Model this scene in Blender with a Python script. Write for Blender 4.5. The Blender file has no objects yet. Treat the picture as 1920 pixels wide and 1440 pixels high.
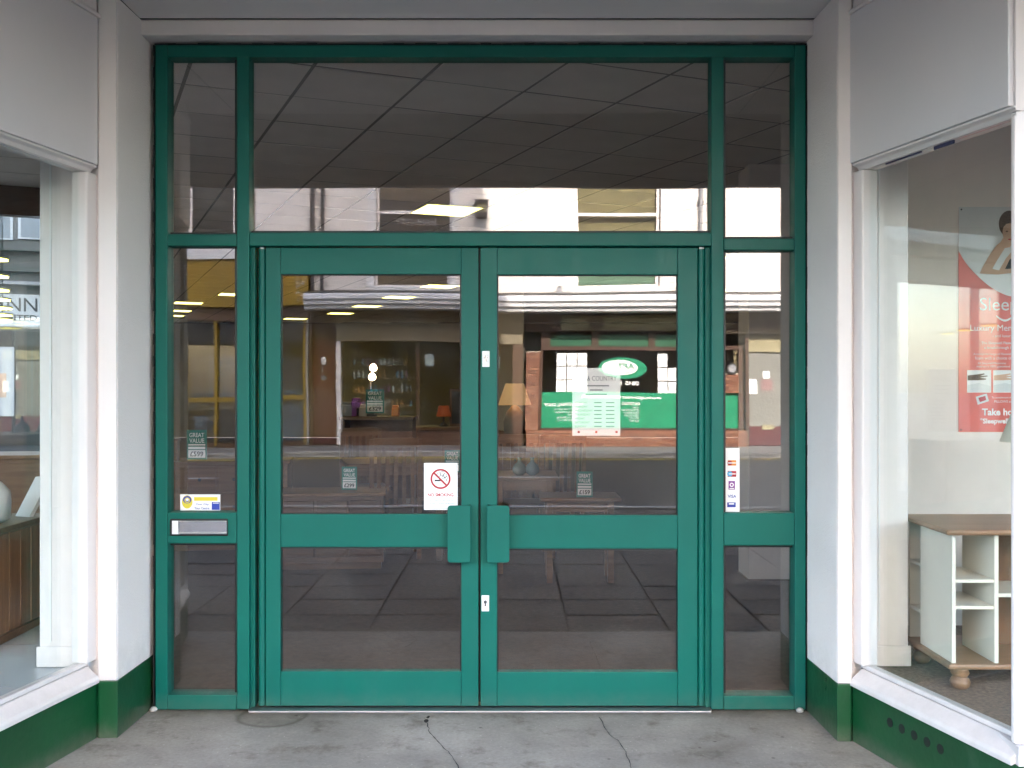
import bpy, bmesh, math, random
from mathutils import Vector, Matrix
random.seed(7)
SC = bpy.context.scene
COL = SC.collection
R = math.radians

# ------------------------------------------------------------------ camera, sky, sun, exposure
F = 1900.0            # focal length in photograph pixels (1920 wide)
H = 1.48              # camera height
GY = 4.634            # plane of the door glass
cam_d = bpy.data.cameras.new('camera'); cam = bpy.data.objects.new('camera', cam_d); COL.objects.link(cam)
cam.location = (0, 0, H); cam.rotation_euler = (R(90), 0, 0)
cam_d.sensor_width = 36; cam_d.lens = 36 * F / 1920; cam_d.clip_start = 0.05; cam_d.clip_end = 2000
SC.camera = cam
SUN_EL, SUN_AZ = 38.0, 10.0          # sun behind the shop, a little towards +X
w = bpy.data.worlds.new('World'); SC.world = w; w.use_nodes = True
wn = w.node_tree.nodes; wl = w.node_tree.links; wn.clear()
sky = wn.new('ShaderNodeTexSky'); sky.sky_type = 'NISHITA'; sky.sun_disc = False
sky.sun_elevation = R(SUN_EL); sky.sun_rotation = R(SUN_AZ); sky.dust_density = 3.0; sky.ozone_density = 0.6
bg = wn.new('ShaderNodeBackground'); bg.inputs[1].default_value = 0.15
wo = wn.new('ShaderNodeOutputWorld'); wl.new(sky.outputs[0], bg.inputs[0]); wl.new(bg.outputs[0], wo.inputs[0])
sd = bpy.data.lights.new('sun', 'SUN'); sd.energy = 2.4; sd.angle = R(0.53); sd.color = (1, .94, .85)
sun = bpy.data.objects.new('sun', sd); COL.objects.link(sun)
sdir = Vector((math.sin(R(SUN_AZ)) * math.cos(R(SUN_EL)), math.cos(R(SUN_AZ)) * math.cos(R(SUN_EL)), math.sin(R(SUN_EL))))
sun.rotation_euler = (-sdir).to_track_quat('-Z', 'Y').to_euler(); sun.location = (0, 0, 40)
SC.view_settings.view_transform = 'Standard'; SC.view_settings.look = 'None'
SC.view_settings.gamma = 1; SC.view_settings.use_curve_mapping = False
SC.view_settings.exposure = 4.05
cy = SC.cycles
SC.render.engine = 'CYCLES'
cy.use_denoising = True
cy.use_adaptive_sampling = False
cy.max_bounces = 8; cy.diffuse_bounces = 3; cy.glossy_bounces = 6; cy.transparent_max_bounces = 24
cy.caustics_reflective = False; cy.caustics_refractive = False
cy.sample_clamp_indirect = 4.0

# ------------------------------------------------------------------ materials
def nmat(name):
    m = bpy.data.materials.new(name); m.use_nodes = True
    n = m.node_tree.nodes; l = m.node_tree.links
    return m, n, l, n['Principled BSDF']
def mat(name, col, rough=.6, var=.08, vscale=3.0, bump=0.0, bscale=60.0, metal=0.0, spec=.5, col2=None, detail=6, coat=0.0, stretch=None, grime=0.0, scuff=0.0, gh=.30):
    m, n, l, b = nmat(name)
    b.inputs['Roughness'].default_value = rough; b.inputs['Metallic'].default_value = metal
    b.inputs['Specular IOR Level'].default_value = spec; b.inputs['Coat Weight'].default_value = coat
    tc = n.new('ShaderNodeTexCoord'); src = tc.outputs['Object']
    if stretch:
        mp = n.new('ShaderNodeMapping'); mp.inputs['Scale'].default_value = stretch; l.new(src, mp.inputs[0]); src = mp.outputs[0]
    no = n.new('ShaderNodeTexNoise'); no.inputs['Scale'].default_value = vscale; no.inputs['Detail'].default_value = detail
    l.new(src, no.inputs['Vector'])
    mr = n.new('ShaderNodeMapRange'); mr.inputs['From Min'].default_value = .3; mr.inputs['From Max'].default_value = .7
    l.new(no.outputs['Fac'], mr.inputs['Value'])
    mx = n.new('ShaderNodeMix'); mx.data_type = 'RGBA'
    c2 = col2 if col2 else tuple(c * (1 - 2 * var) for c in col)
    mx.inputs[6].default_value = (*col, 1); mx.inputs[7].default_value = (*c2, 1)
    l.new(mr.outputs[0], mx.inputs[0]); csock = mx.outputs[2]
    if grime:      # splashed dirt that thins out above the ground
        ge = n.new('ShaderNodeNewGeometry'); sp = n.new('ShaderNodeSeparateXYZ'); l.new(ge.outputs['Position'], sp.inputs[0])
        hz = n.new('ShaderNodeMapRange'); hz.inputs['From Min'].default_value = 0; hz.inputs['From Max'].default_value = gh; hz.inputs['To Min'].default_value = 1; hz.inputs['To Max'].default_value = 0
        l.new(sp.outputs[2], hz.inputs['Value'])
        gn = n.new('ShaderNodeTexNoise'); gn.inputs['Scale'].default_value = 16; gn.inputs['Detail'].default_value = 9; gn.inputs['Roughness'].default_value = .7; l.new(ge.outputs['Position'], gn.inputs['Vector'])
        gm = n.new('ShaderNodeMath'); gm.operation = 'MULTIPLY'; l.new(hz.outputs[0], gm.inputs[0]); l.new(gn.outputs['Fac'], gm.inputs[1])
        g2 = n.new('ShaderNodeMapRange'); g2.inputs['From Min'].default_value = .12; g2.inputs['From Max'].default_value = .6; g2.inputs['To Max'].default_value = grime; l.new(gm.outputs[0], g2.inputs['Value'])
        m2 = n.new('ShaderNodeMix'); m2.data_type = 'RGBA'; m2.inputs[7].default_value = (.17, .145, .115, 1)
        l.new(g2.outputs[0], m2.inputs[0]); l.new(csock, m2.inputs[6]); csock = m2.outputs[2]
    if scuff:      # pale rubbed streaks and dull patches
        sn = n.new('ShaderNodeTexNoise'); sn.inputs['Scale'].default_value = 7; sn.inputs['Detail'].default_value = 10; sn.inputs['Roughness'].default_value = .75
        smp = n.new('ShaderNodeMapping'); smp.inputs['Scale'].default_value = (2.5, 1, .6); g0 = n.new('ShaderNodeNewGeometry'); l.new(g0.outputs['Position'], smp.inputs[0]); l.new(smp.outputs[0], sn.inputs['Vector'])
        sr = n.new('ShaderNodeMapRange'); sr.inputs['From Min'].default_value = .55; sr.inputs['From Max'].default_value = .78; sr.inputs['To Max'].default_value = scuff; l.new(sn.outputs['Fac'], sr.inputs['Value'])
        m3 = n.new('ShaderNodeMix'); m3.data_type = 'RGBA'; m3.inputs[7].default_value = (.36, .38, .35, 1)
        l.new(sr.outputs[0], m3.inputs[0]); l.new(csock, m3.inputs[6]); csock = m3.outputs[2]
        rr_ = n.new('ShaderNodeMapRange'); rr_.inputs['From Min'].default_value = .3; rr_.inputs['From Max'].default_value = .75; rr_.inputs['To Min'].default_value = rough * .85; rr_.inputs['To Max'].default_value = min(1, rough * 1.5); l.new(sn.outputs['Fac'], rr_.inputs['Value']); l.new(rr_.outputs[0], b.inputs['Roughness'])
    l.new(csock, b.inputs['Base Color'])
    if bump:
        n2 = n.new('ShaderNodeTexNoise'); n2.inputs['Scale'].default_value = bscale; n2.inputs['Detail'].default_value = 5
        l.new(src, n2.inputs['Vector'])
        bp = n.new('ShaderNodeBump'); bp.inputs['Strength'].default_value = bump; bp.inputs['Distance'].default_value = .01
        l.new(n2.outputs['Fac'], bp.inputs['Height']); l.new(bp.outputs[0], b.inputs['Normal'])
    return m
def emis(name, col, s):
    m, n, l, b = nmat(name)
    b.inputs['Base Color'].default_value = (*col, 1); b.inputs['Emission Color'].default_value = (*col, 1)
    b.inputs['Emission Strength'].default_value = s
    return m
def glass(name, f0, tint, wave=.0007, dust=.03):
    m, n, l, b = nmat(name); n.remove(b)
    out = n['Material Output']
    tr = n.new('ShaderNodeBsdfTransparent'); tr.inputs[0].default_value = (*tint, 1)
    gl = n.new('ShaderNodeBsdfGlossy'); gl.inputs['Roughness'].default_value = 0.0; gl.inputs['Color'].default_value = (1, 1, 1, 1)
    ge = n.new('ShaderNodeNewGeometry'); wv_ = n.new('ShaderNodeTexNoise'); wv_.inputs['Scale'].default_value = 1.7; wv_.inputs['Detail'].default_value = 0; l.new(ge.outputs['Position'], wv_.inputs['Vector'])
    bp = n.new('ShaderNodeBump'); bp.inputs['Strength'].default_value = 1; bp.inputs['Distance'].default_value = wave; l.new(wv_.outputs['Fac'], bp.inputs['Height']); l.new(bp.outputs[0], gl.inputs['Normal'])
    lw = n.new('ShaderNodeLayerWeight'); lw.inputs[0].default_value = .5
    pw = n.new('ShaderNodeMath'); pw.operation = 'POWER'; pw.inputs[1].default_value = 5; l.new(lw.outputs['Facing'], pw.inputs[0])
    ma = n.new('ShaderNodeMath'); ma.operation = 'MULTIPLY_ADD'; ma.inputs[1].default_value = 1 - f0; ma.inputs[2].default_value = f0
    l.new(pw.outputs[0], ma.inputs[0])
    mx = n.new('ShaderNodeMixShader'); l.new(ma.outputs[0], mx.inputs[0]); l.new(tr.outputs[0], mx.inputs[1]); l.new(gl.outputs[0], mx.inputs[2])
    dn_ = n.new('ShaderNodeTexNoise'); dn_.inputs['Scale'].default_value = 5; dn_.inputs['Detail'].default_value = 8; dn_.inputs['Roughness'].default_value = .7; l.new(ge.outputs['Position'], dn_.inputs['Vector'])
    dr2 = n.new('ShaderNodeMapRange'); dr2.inputs['From Min'].default_value = .45; dr2.inputs['From Max'].default_value = .8; dr2.inputs['To Max'].default_value = dust; l.new(dn_.outputs['Fac'], dr2.inputs['Value'])
    df = n.new('ShaderNodeBsdfDiffuse'); df.inputs[0].default_value = (.6, .57, .53, 1)
    m4 = n.new('ShaderNodeMixShader'); l.new(dr2.outputs[0], m4.inputs[0]); l.new(mx.outputs[0], m4.inputs[1]); l.new(df.outputs[0], m4.inputs[2])
    l.new(m4.outputs[0], out.inputs[0])
    return m

M = {}
M['green'] = mat('green_powder_coat', (.0005, .120, .093), .40, .08, 1.2, .03, 500, spec=.28, grime=.18, scuff=.015, gh=.12)
M['green_base'] = mat('dark_green_gloss_paint', (.003, .070, .022), .30, .12, 3.0, .12, 30, spec=.5, col2=(.004, .050, .016), grime=.45, scuff=.06, gh=.10)
M['render'] = mat('stippled_white_render', (.93, .855, .825), .75, .02, 1.1, .45, 150, scuff=.03, grime=.4, gh=.5)
M['wall_white'] = mat('white_masonry_paint', (.84, .765, .745), .55, .05, 1.3, .14, 40, scuff=.10)
M['gloss_white'] = mat('white_gloss_paint', (.80, .74, .72), .34, .04, 1.6, .08, 25, scuff=.10, grime=.35, gh=.6)
M['fascia'] = mat('grey_white_fascia_board', (.74, .70, .71), .45, .04, .8, .03, 12, scuff=.06)
M['canopy'] = mat('dark_canopy_boarding', (.30, .28, .275), .8, .1, 1.0, .10, 60)  # darker board than the lobby soffit
M['soffit'] = mat('painted_soffit_board', (.90, .84, .82), .7, .05, 1.0, .10, 60)
M['black'] = mat('black_rubber', (.008, .008, .009), .5, .1)
M['alu'] = mat('brushed_aluminium', (.42, .42, .44), .42, .05, 8, metal=1.0)
M['steel'] = mat('polished_letter_plate', (.58, .57, .60), .25, .04, 8, metal=1.0)
M['white_plastic'] = mat('white_plastic', (.80, .80, .80), .4, .02)
M['paper'] = mat('white_paper', (.90, .90, .90), .6, .02)
M['ink_black'] = mat('black_print', (.015, .015, .02), .6, .05)
M['ink_grey'] = mat('grey_print', (.28, .28, .30), .6, .05)
M['ink_red'] = mat('red_print', (.42, .012, .02), .5, .05)
M['ink_blue'] = mat('blue_print', (.02, .05, .38), .5, .05)
M['ink_yellow'] = mat('yellow_print', (.75, .62, .05), .5, .05)
M['ink_purple'] = mat('purple_print', (.22, .03, .28), .5, .05)
M['ink_orange'] = mat('orange_print', (.75, .28, .05), .5, .05)
M['ink_cyan'] = mat('pale_blue_print', (.10, .42, .70), .5, .05)
M['ink_white'] = mat('white_print', (.85, .85, .85), .6, .02)
M['teal_card'] = mat('teal_card', (.03, .20, .16), .6, .06)
M['glass_door'] = glass('door_glass', .070, (.95, .93, .91))
M['glass_win'] = glass('display_window_glass', .040, (.95, .97, .96))
M['glass_far'] = glass('far_window_glass', .05, (.80, .84, .84), 0, 0)
M['asphalt'] = mat('road_asphalt', (.055, .053, .052), .85, .25, 1.3, .5, 120)
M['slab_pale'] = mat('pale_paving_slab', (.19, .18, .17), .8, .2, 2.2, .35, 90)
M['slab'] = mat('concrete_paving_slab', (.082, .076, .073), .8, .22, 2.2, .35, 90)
M['joint'] = mat('dirty_slab_joint', (.025, .022, .020), .9, .2)
M['kerb'] = mat('pale_kerb_concrete', (.42, .40, .37), .8, .15, 3, .3, 80)
M['line_white'] = mat('white_road_paint', (.7, .7, .68), .6, .2, 12)
M['line_yellow'] = mat('yellow_road_paint', (.62, .42, .04), .6, .2, 12)
M['wood'] = mat('honey_oak_wood', (.21, .105, .045), .42, .2, 2.2, .1, 40, col2=(.125, .056, .024), stretch=(1, 14, 14))
M['wood_v'] = mat('pine_board_wood', (.34, .17, .075), .42, .2, 2.2, .1, 40, col2=(.20, .09, .04), stretch=(14, 14, 1))
M['wood_dark'] = mat('dark_oak_wood', (.10, .044, .02), .42, .2, 2.2, .1, 40, col2=(.06, .027, .013), stretch=(1, 14, 14))
M['carpet'] = mat('brown_carpet', (.10, .060, .040), .95, .2, 25, .4, 300)
M['carpet_r'] = mat('mottled_display_carpet', (.33, .24, .18), .95, .25, 60, .5, 300)
M['tile_pale'] = mat('pale_display_floor', (.55, .58, .62), .25, .05, 2)
M['ceil_tile'] = mat('mineral_ceiling_tile', (.88, .84, .82), .9, .05, 3, .2, 250)
M['ceil_bar'] = mat('dark_ceiling_bar', (.22, .21, .20), .7, .05)
M['int_wall'] = mat('interior_magnolia_wall', (.55, .48, .40), .8, .04, 1)
M['cream_wall'] = mat('cream_display_wall', (.86, .775, .72), .8, .03, 1, .05, 50)
M['cream_paint'] = mat('cream_cabinet_paint', (.80, .745, .65), .4, .03)
M['cab_top'] = mat('pine_cabinet_top', (.33, .185, .105), .35, .2, 2, .05, 30, col2=(.24, .13, .07), stretch=(1, 12, 12))
M['cab_back'] = mat('brown_hardboard_back', (.22, .10, .045), .6, .25, 4)
M['light'] = emis('lit_light_panel', (1.0, .88, .22), .5)
M['bulb'] = emis('lit_bulb', (1.0, .72, .42), 2.0)
M['shade'] = mat('cream_fabric_shade', (.72, .66, .55), .8, .04, 40)
M['shade_lit'] = emis('lit_fabric_shade', (.58, .36, .17), .035)
M['ceramic'] = mat('blue_grey_glaze', (.16, .24, .27), .15, .15, 6)
M['ceramic2'] = mat('green_grey_glaze', (.20, .24, .20), .15, .15, 6)
M['brick'] = mat('red_facing_brick', (.25, .10, .06), .85, .22, 9, .4, 120)
M['brick2'] = mat('orange_facing_brick', (.30, .135, .08), .85, .22, 9, .4, 120)
M['brick3'] = mat('brown_facing_brick', (.18, .075, .05), .85, .22, 9, .4, 120)
M['mortar'] = mat('pale_mortar', (.42, .37, .31), .9, .1, 20)
M['stucco'] = mat('pinkish_white_stucco', (.74, .68, .64), .8, .08, .9, .15, 40)
M['cornice'] = mat('white_painted_cornice', (.74, .73, .75), .6, .1, 1.6, .1, 30)
M['lead'] = mat('dark_lead_flashing', (.10, .095, .095), .6, .3, 6)
M['brownwood'] = mat('brown_shopfront_timber', (.075, .035, .022), .45, .15, 4)
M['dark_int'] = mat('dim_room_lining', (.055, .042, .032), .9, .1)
M['maroon'] = mat('maroon_door_paint', (.10, .018, .022), .4, .1)
M['apt_green'] = mat('recruitment_green_vinyl', (.005, .24, .115), .45, .04)
M['transom_green'] = mat('green_transom_panel', (.03, .13, .07), .4, .12)
M['sign_cream'] = mat('cream_sign_board', (.33, .29, .17), .5, .08)
M['sign_gold'] = mat('gold_sign_line', (.20, .14, .05), .5, .1)
M['tan_sign'] = mat('tan_sign_board', (.20, .16, .105), .6, .08)
M['yellow'] = mat('yellow_shop_paint', (.28, .165, .008), .5, .12, 1.4)
M['blind'] = mat('woven_tan_blind', (.48, .34, .16), .8, .12, 2, .3, 120, stretch=(1, 1, 40))
M['blind_brown'] = mat('brown_blind', (.30, .17, .08), .8, .15, 2)
M['green_blind'] = mat('pale_green_panel', (.30, .42, .28), .7, .06)
M['pipe'] = mat('dark_downpipe', (.04, .04, .045), .5, .1)
M['pipe_grey'] = mat('grey_downpipe', (.28, .28, .29), .5, .1)
M['grey_wall'] = mat('grey_rendered_wall', (.30, .29, .30), .8, .1, 1)
M['side_sign'] = mat('dimmed_white_board', (.50, .50, .52), .6, .08, 1)  # white lowered in the colour to dim the skylit side street
M['pane_grey'] = mat('dimmed_blue_grey_pane', (.15, .17, .20), .5, .1, 1)  # opaque pane colour, darkened to dim the skylit side street
M['side_wall'] = mat('dimmed_grey_wall', (.12, .115, .115), .8, .1, 1)  # grey taken darker so the skylit facade looks shaded
M['sill_stone'] = mat('white_stone_sill', (.72, .70, .70), .7, .08)
M['grey_door'] = mat('grey_green_door', (.22, .22, .20), .5, .08)
M['dusk'] = mat('dark_charcoal_shopfront', (.030, .030, .034), .5, .1)
M['charcoal_panel'] = mat('grey_green_stall_panel', (.07, .075, .07), .6, .08)
M['roof'] = mat('grey_felt_roof', (.15, .15, .15), .9, .2, 2)
M['skin'] = mat('printed_skin', (.66, .42, .30), .6, .1, 8)
M['hair'] = mat('printed_brown_hair', (.09, .045, .025), .6, .2, 14)
M['poster_red'] = mat('poster_red', (.74, .12, .09), .35, .08, 3)
M['poster_grey'] = mat('poster_pale_grey', (.72, .73, .74), .35, .08, 2)
M['pink_paper'] = mat('faded_pink_paper', (.30, .17, .17), .6, .1)
M['navy_tape'] = mat('faded_navy_tape', (.035, .04, .10), .6, .2, 30)
M['plaster'] = mat('plaster_crumb', (.6, .57, .53), .9, .2)

def floor_mat():
    m, n, l, b = nmat('stained_lobby_concrete')
    tc = n.new('ShaderNodeTexCoord')
    def noise(s, d=8, rough=.6):
        q = n.new('ShaderNodeTexNoise'); q.inputs['Scale'].default_value = s; q.inputs['Detail'].default_value = d; q.inputs['Roughness'].default_value = rough
        l.new(tc.outputs['Object'], q.inputs['Vector']); return q
    def ramp(src, a, c, ca, cb):
        r = n.new('ShaderNodeValToRGB'); e = r.color_ramp.elements
        e[0].position = a; e[1].position = c; e[0].color = (*ca, 1); e[1].color = (*cb, 1); l.new(src, r.inputs[0]); return r
    big = ramp(noise(1.6).outputs['Fac'], .32, .68, (.215, .195, .172), (.42, .395, .36))
    fine = ramp(noise(60, 6, .7).outputs['Fac'], .3, .7, (.82, .82, .82), (1.1, 1.1, 1.1))
    blot = ramp(noise(5.5, 10, .7).outputs['Fac'], .54, .70, (1, 1, 1), (.50, .46, .41))
    spots = ramp(noise(14, 3, .5).outputs['Fac'], .72, .76, (1, 1, 1), (.45, .42, .40))
    def mul(a, c):
        x = n.new('ShaderNodeMix'); x.data_type = 'RGBA'; x.blend_type = 'MULTIPLY'; x.inputs[0].default_value = 1
        l.new(a, x.inputs[6]); l.new(c, x.inputs[7]); return x.outputs[2]
    vo = n.new('ShaderNodeTexVoronoi'); vo.inputs['Scale'].default_value = 6.5; l.new(tc.outputs['Object'], vo.inputs['Vector'])
    gum = ramp(vo.outputs['Distance'], .035, .06, (.50, .48, .46), (1, 1, 1))
    vo2 = n.new('ShaderNodeTexVoronoi'); vo2.inputs['Scale'].default_value = 23; l.new(tc.outputs['Object'], vo2.inputs['Vector'])
    fleck = ramp(vo2.outputs['Distance'], .06, .09, (1.5, 1.5, 1.5), (1, 1, 1))
    sy = n.new('ShaderNodeSeparateXYZ'); l.new(tc.outputs['Object'], sy.inputs[0])
    ydm = n.new('ShaderNodeMath'); ydm.operation = 'MULTIPLY_ADD'; ydm.inputs[1].default_value = .22; l.new(noise(9, 8, .7).outputs['Fac'], ydm.inputs[0]); l.new(sy.outputs[1], ydm.inputs[2])
    sill = ramp(ydm.outputs[0], 0, 1, (1, 1, 1), (1, 1, 1))
    mpd = n.new('ShaderNodeMapRange'); mpd.inputs['From Min'].default_value = 4.58; mpd.inputs['From Max'].default_value = 4.72; l.new(ydm.outputs[0], mpd.inputs['Value'])
    sill = ramp(mpd.outputs[0], 0, 1, (1, 1, 1), (.48, .44, .39))
    c = mul(mul(mul(big.outputs[0], fine.outputs[0]), blot.outputs[0]), spots.outputs[0]); c = mul(mul(mul(c, gum.outputs[0]), fleck.outputs[0]), sill.outputs[0])
    # old ring left by something round beside the left leaf
    sub = n.new('ShaderNodeVectorMath'); sub.operation = 'DISTANCE'; sub.inputs[1].default_value = (-1.02, 4.40, 0)
    wob = n.new('ShaderNodeMix'); wob.data_type = 'RGBA'; wob.inputs[0].default_value = .03
    l.new(tc.outputs['Object'], wob.inputs[6]); l.new(noise(6).outputs['Color'], wob.inputs[7]); l.new(wob.outputs[2], sub.inputs[0])
    rg = n.new('ShaderNodeValToRGB'); rg.color_ramp.elements[0].position = .125; rg.color_ramp.elements[0].color = (.88, .87, .84, 1)
    rg.color_ramp.elements[1].position = .16; rg.color_ramp.elements[1].color = (1, 1, 1, 1)
    e = rg.color_ramp.elements.new(.143); e.color = (.52, .49, .45, 1)
    l.new(sub.outputs['Value'], rg.inputs[0]); c = mul(c, rg.outputs[0])
    l.new(c, b.inputs['Base Color']); b.inputs['Roughness'].default_value = .72
    bp = n.new('ShaderNodeBump'); bp.inputs['Strength'].default_value = .3; bp.inputs['Distance'].default_value = .006
    l.new(noise(45, 8, .7).outputs['Fac'], bp.inputs['Height']); l.new(bp.outputs[0], b.inputs['Normal'])
    return m
M['lobby'] = floor_mat()

# ------------------------------------------------------------------ mesh helpers
def wloc(o):
    v = Vector((0, 0, 0))
    while o is not None:
        v += o.location; o = o.parent
    return v
class MB:
    def __init__(s): s.v = []; s.f = []; s.sm = []
    def add(s, vs, fs, smooth=False):
        o = len(s.v); s.v += [tuple(a) for a in vs]
        for q in fs: s.f.append([i + o for i in q]); s.sm.append(smooth)
        return s
    def box(s, x0, x1, y0, y1, z0, z1):
        x0, x1 = sorted((x0, x1)); y0, y1 = sorted((y0, y1)); z0, z1 = sorted((z0, z1))
        return s.prism([(x0, y0), (x1, y0), (x1, y1), (x0, y1)], z0, z1)
    def prism(s, pts, z0, z1):
        a = sum(pts[i][0] * pts[(i + 1) % len(pts)][1] - pts[(i + 1) % len(pts)][0] * pts[i][1] for i in range(len(pts)))
        if a < 0: pts = pts[::-1]
        k = len(pts)
        vs = [(x, y, z0) for x, y in pts] + [(x, y, z1) for x, y in pts]
        fs = [list(range(k))[::-1], list(range(k, 2 * k))] + [[i, (i + 1) % k, k + (i + 1) % k, k + i] for i in range(k)]
        return s.add(vs, fs)
    def profile_y(s, pts, y0, y1):      # pts (x,z) extruded along y
        k = len(pts); vs = [(x, y0, z) for x, z in pts] + [(x, y1, z) for x, z in pts]
        fs = [list(range(k)), list(range(k, 2 * k))[::-1]] + [[i, k + i, k + (i + 1) % k, (i + 1) % k] for i in range(k)]
        return s.add(vs, fs)
    def profile_x(s, pts, x0, x1):      # pts (y,z) extruded along x
        k = len(pts); vs = [(x0, y, z) for y, z in pts] + [(x1, y, z) for y, z in pts]
        fs = [list(range(k)), list(range(k, 2 * k))[::-1]] + [[i, k + i, k + (i + 1) % k, (i + 1) % k] for i in range(k)]
        return s.add(vs, fs)
    def tube(s, p, q, r0, r1=None, n=12):
        r1 = r0 if r1 is None else r1; p = Vector(p); q = Vector(q); d = (q - p).normalized()
        a = d.orthogonal().normalized(); b = d.cross(a)
        vs = [p + (a * math.cos(t) + b * math.sin(t)) * r0 for t in [2 * math.pi * i / n for i in range(n)]]
        vs += [q + (a * math.cos(t) + b * math.sin(t)) * r1 for t in [2 * math.pi * i / n for i in range(n)]]
        s.add(vs, [[i, (i + 1) % n, n + (i + 1) % n, n + i] for i in range(n)], True)
        return s.add([vs[i] for i in range(n)], [list(range(n))[::-1]]).add([vs[n + i] for i in range(n)], [list(range(n))])
    def lathe(s, prof, c, n=24, cap=True):
        vs = []; k = len(prof)
        for r, z in prof:
            vs += [(c[0] + r * math.cos(2 * math.pi * i / n), c[1] + r * math.sin(2 * math.pi * i / n), c[2] + z) for i in range(n)]
        fs = [[j * n + i, j * n + (i + 1) % n, (j + 1) * n + (i + 1) % n, (j + 1) * n + i] for j in range(k - 1) for i in range(n)]
        if cap: fs += [list(range(n))[::-1], [(k - 1) * n + i for i in range(n)]]
        return s.add(vs, fs, True)
    def seg(s, p, q, o0, o1, z0, z1):   # strip between plan points p,q spread by offsets along the normal left of p->q
        p = Vector(p); q = Vector(q); d = (q - p).normalized(); nn = Vector((-d.y, d.x))
        return s.prism([tuple(p + nn * o0), tuple(q + nn * o0), tuple(q + nn * o1), tuple(p + nn * o1)], z0, z1)
    def segprof(s, p, q, prof):         # prof (offset, z) extruded along p->q
        p = Vector(p); q = Vector(q); d = (q - p).normalized(); nn = Vector((-d.y, d.x)); k = len(prof)
        vs = [(*(p + nn * o), z) for o, z in prof] + [(*(q + nn * o), z) for o, z in prof]
        fs = [list(range(k)), list(range(k, 2 * k))[::-1]] + [[i, k + i, k + (i + 1) % k, (i + 1) % k] for i in range(k)]
        return s.add(vs, fs)
    def build(s, name, m, parent=None, world=True, bevel=0.0, fix=True):
        me = bpy.data.meshes.new(name); off = wloc(parent) if (parent is not None and world) else Vector((0, 0, 0))
        me.from_pydata([tuple(Vector(a) - off) for a in s.v], [], s.f)
        if fix:
            bm = bmesh.new(); bm.from_mesh(me); bmesh.ops.recalc_face_normals(bm, faces=bm.faces); bm.to_mesh(me); bm.free()
        for p, q in zip(me.polygons, s.sm): p.use_smooth = q
        me.materials.append(M[m] if isinstance(m, str) else m)
        o = bpy.data.objects.new(name, me); COL.objects.link(o); o.parent = parent
        if bevel:
            b = o.modifiers.new('bevel', 'BEVEL'); b.width = bevel; b.segments = 2; b.limit_method = 'ANGLE'; b.harden_normals = False
        return o
def B(*a): return MB().box(*a)
def tag(o, label=None, cat=None, group=None, kind=None):
    if label: o['label'] = label
    if cat: o['category'] = cat
    if group: o['group'] = group
    if kind: o['kind'] = kind
    return o
def thing(name, loc, label, cat, group=None, rz=0):
    o = bpy.data.objects.new(name, None); COL.objects.link(o); o.location = loc; o.rotation_euler = (0, 0, rz); o.empty_display_size = .1
    return tag(o, label, cat, group)
def copy_tree(o, parent=None):
    c = o.copy(); COL.objects.link(c); c.parent = parent
    for ch in list(o.children): copy_tree(ch, c)
    return c
def text(name, body, w_, h_, org, m, parent, xd=(1, 0, 0), zd=(0, 0, 1), align='L', spacing=1.0, bold=0.0):
    """flat lettering fitted to width w_ and height h_ (either may be None); org is its lower left (or centre) in the world"""
    cu = bpy.data.curves.new('t', 'FONT'); cu.body = body; cu.size = 1; cu.space_character = spacing; cu.offset = bold; cu.resolution_u = 3
    to = bpy.data.objects.new('t', cu); COL.objects.link(to)
    me = bpy.data.meshes.new_from_object(to); bpy.data.objects.remove(to); bpy.data.curves.remove(cu)
    xs = [v.co.x for v in me.vertices]; ys = [v.co.y for v in me.vertices]
    bw, bh = max(xs) - min(xs), max(ys) - min(ys)
    sx = w_ / bw if w_ else h_ / bh; sy = h_ / bh if h_ else w_ / bw
    ax = min(xs) if align == 'L' else (min(xs) + max(xs)) / 2 if align == 'C' else max(xs)
    ay = min(ys) if align == 'L' else (min(ys) + max(ys)) / 2 if align == 'C' else min(ys)
    X = Vector(xd).normalized(); Z = Vector(zd).normalized(); off = Vector(org) - (wloc(parent) if parent else Vector((0, 0, 0)))
    for v in me.vertices: v.co = off + X * ((v.co.x - ax) * sx) + Z * ((v.co.y - ay) * sy)
    me.name = name; me.materials.clear(); me.materials.append(M[m])
    o = bpy.data.objects.new(name, me); COL.objects.link(o); o.parent = parent
    return o
# pixel (of the photograph) to metres at distance D in front of the camera
def PX(x, D): return (x - 960) * D / F
def PZ(y, D): return H + (720 - y) * D / F

# ------------------------------------------------------------------ ground, road, pavements
NK, FK, FAC = -3.05, -12.55, -14.72       # near kerb, far kerb, line of the facades opposite
g = B(-150, 150, -150, 150, -.40, -.16).build('ground', 'asphalt'); tag(g, kind='structure')
rd = B(-80, 80, FK, NK, -.159, -.115).build('road', 'asphalt'); tag(rd, kind='structure')
for k in range(-8, 9): 
    mk = B(k * 6 - 1, k * 6 + 1, -8.05, -7.95, -.114, -.111).build('centre_line', 'line_white', rd)
for yy in (FK + .28, FK + .48): B(-40, 40, yy, yy + .08, -.114, -.111).build('yellow_line', 'line_yellow', rd)
for yy in (NK - .30,): B(-40, 40, yy, yy + .08, -.114, -.111).build('yellow_line', 'line_yellow', rd)
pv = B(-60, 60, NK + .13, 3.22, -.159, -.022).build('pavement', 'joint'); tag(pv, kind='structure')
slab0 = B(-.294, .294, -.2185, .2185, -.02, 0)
slab_me = None
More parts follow.
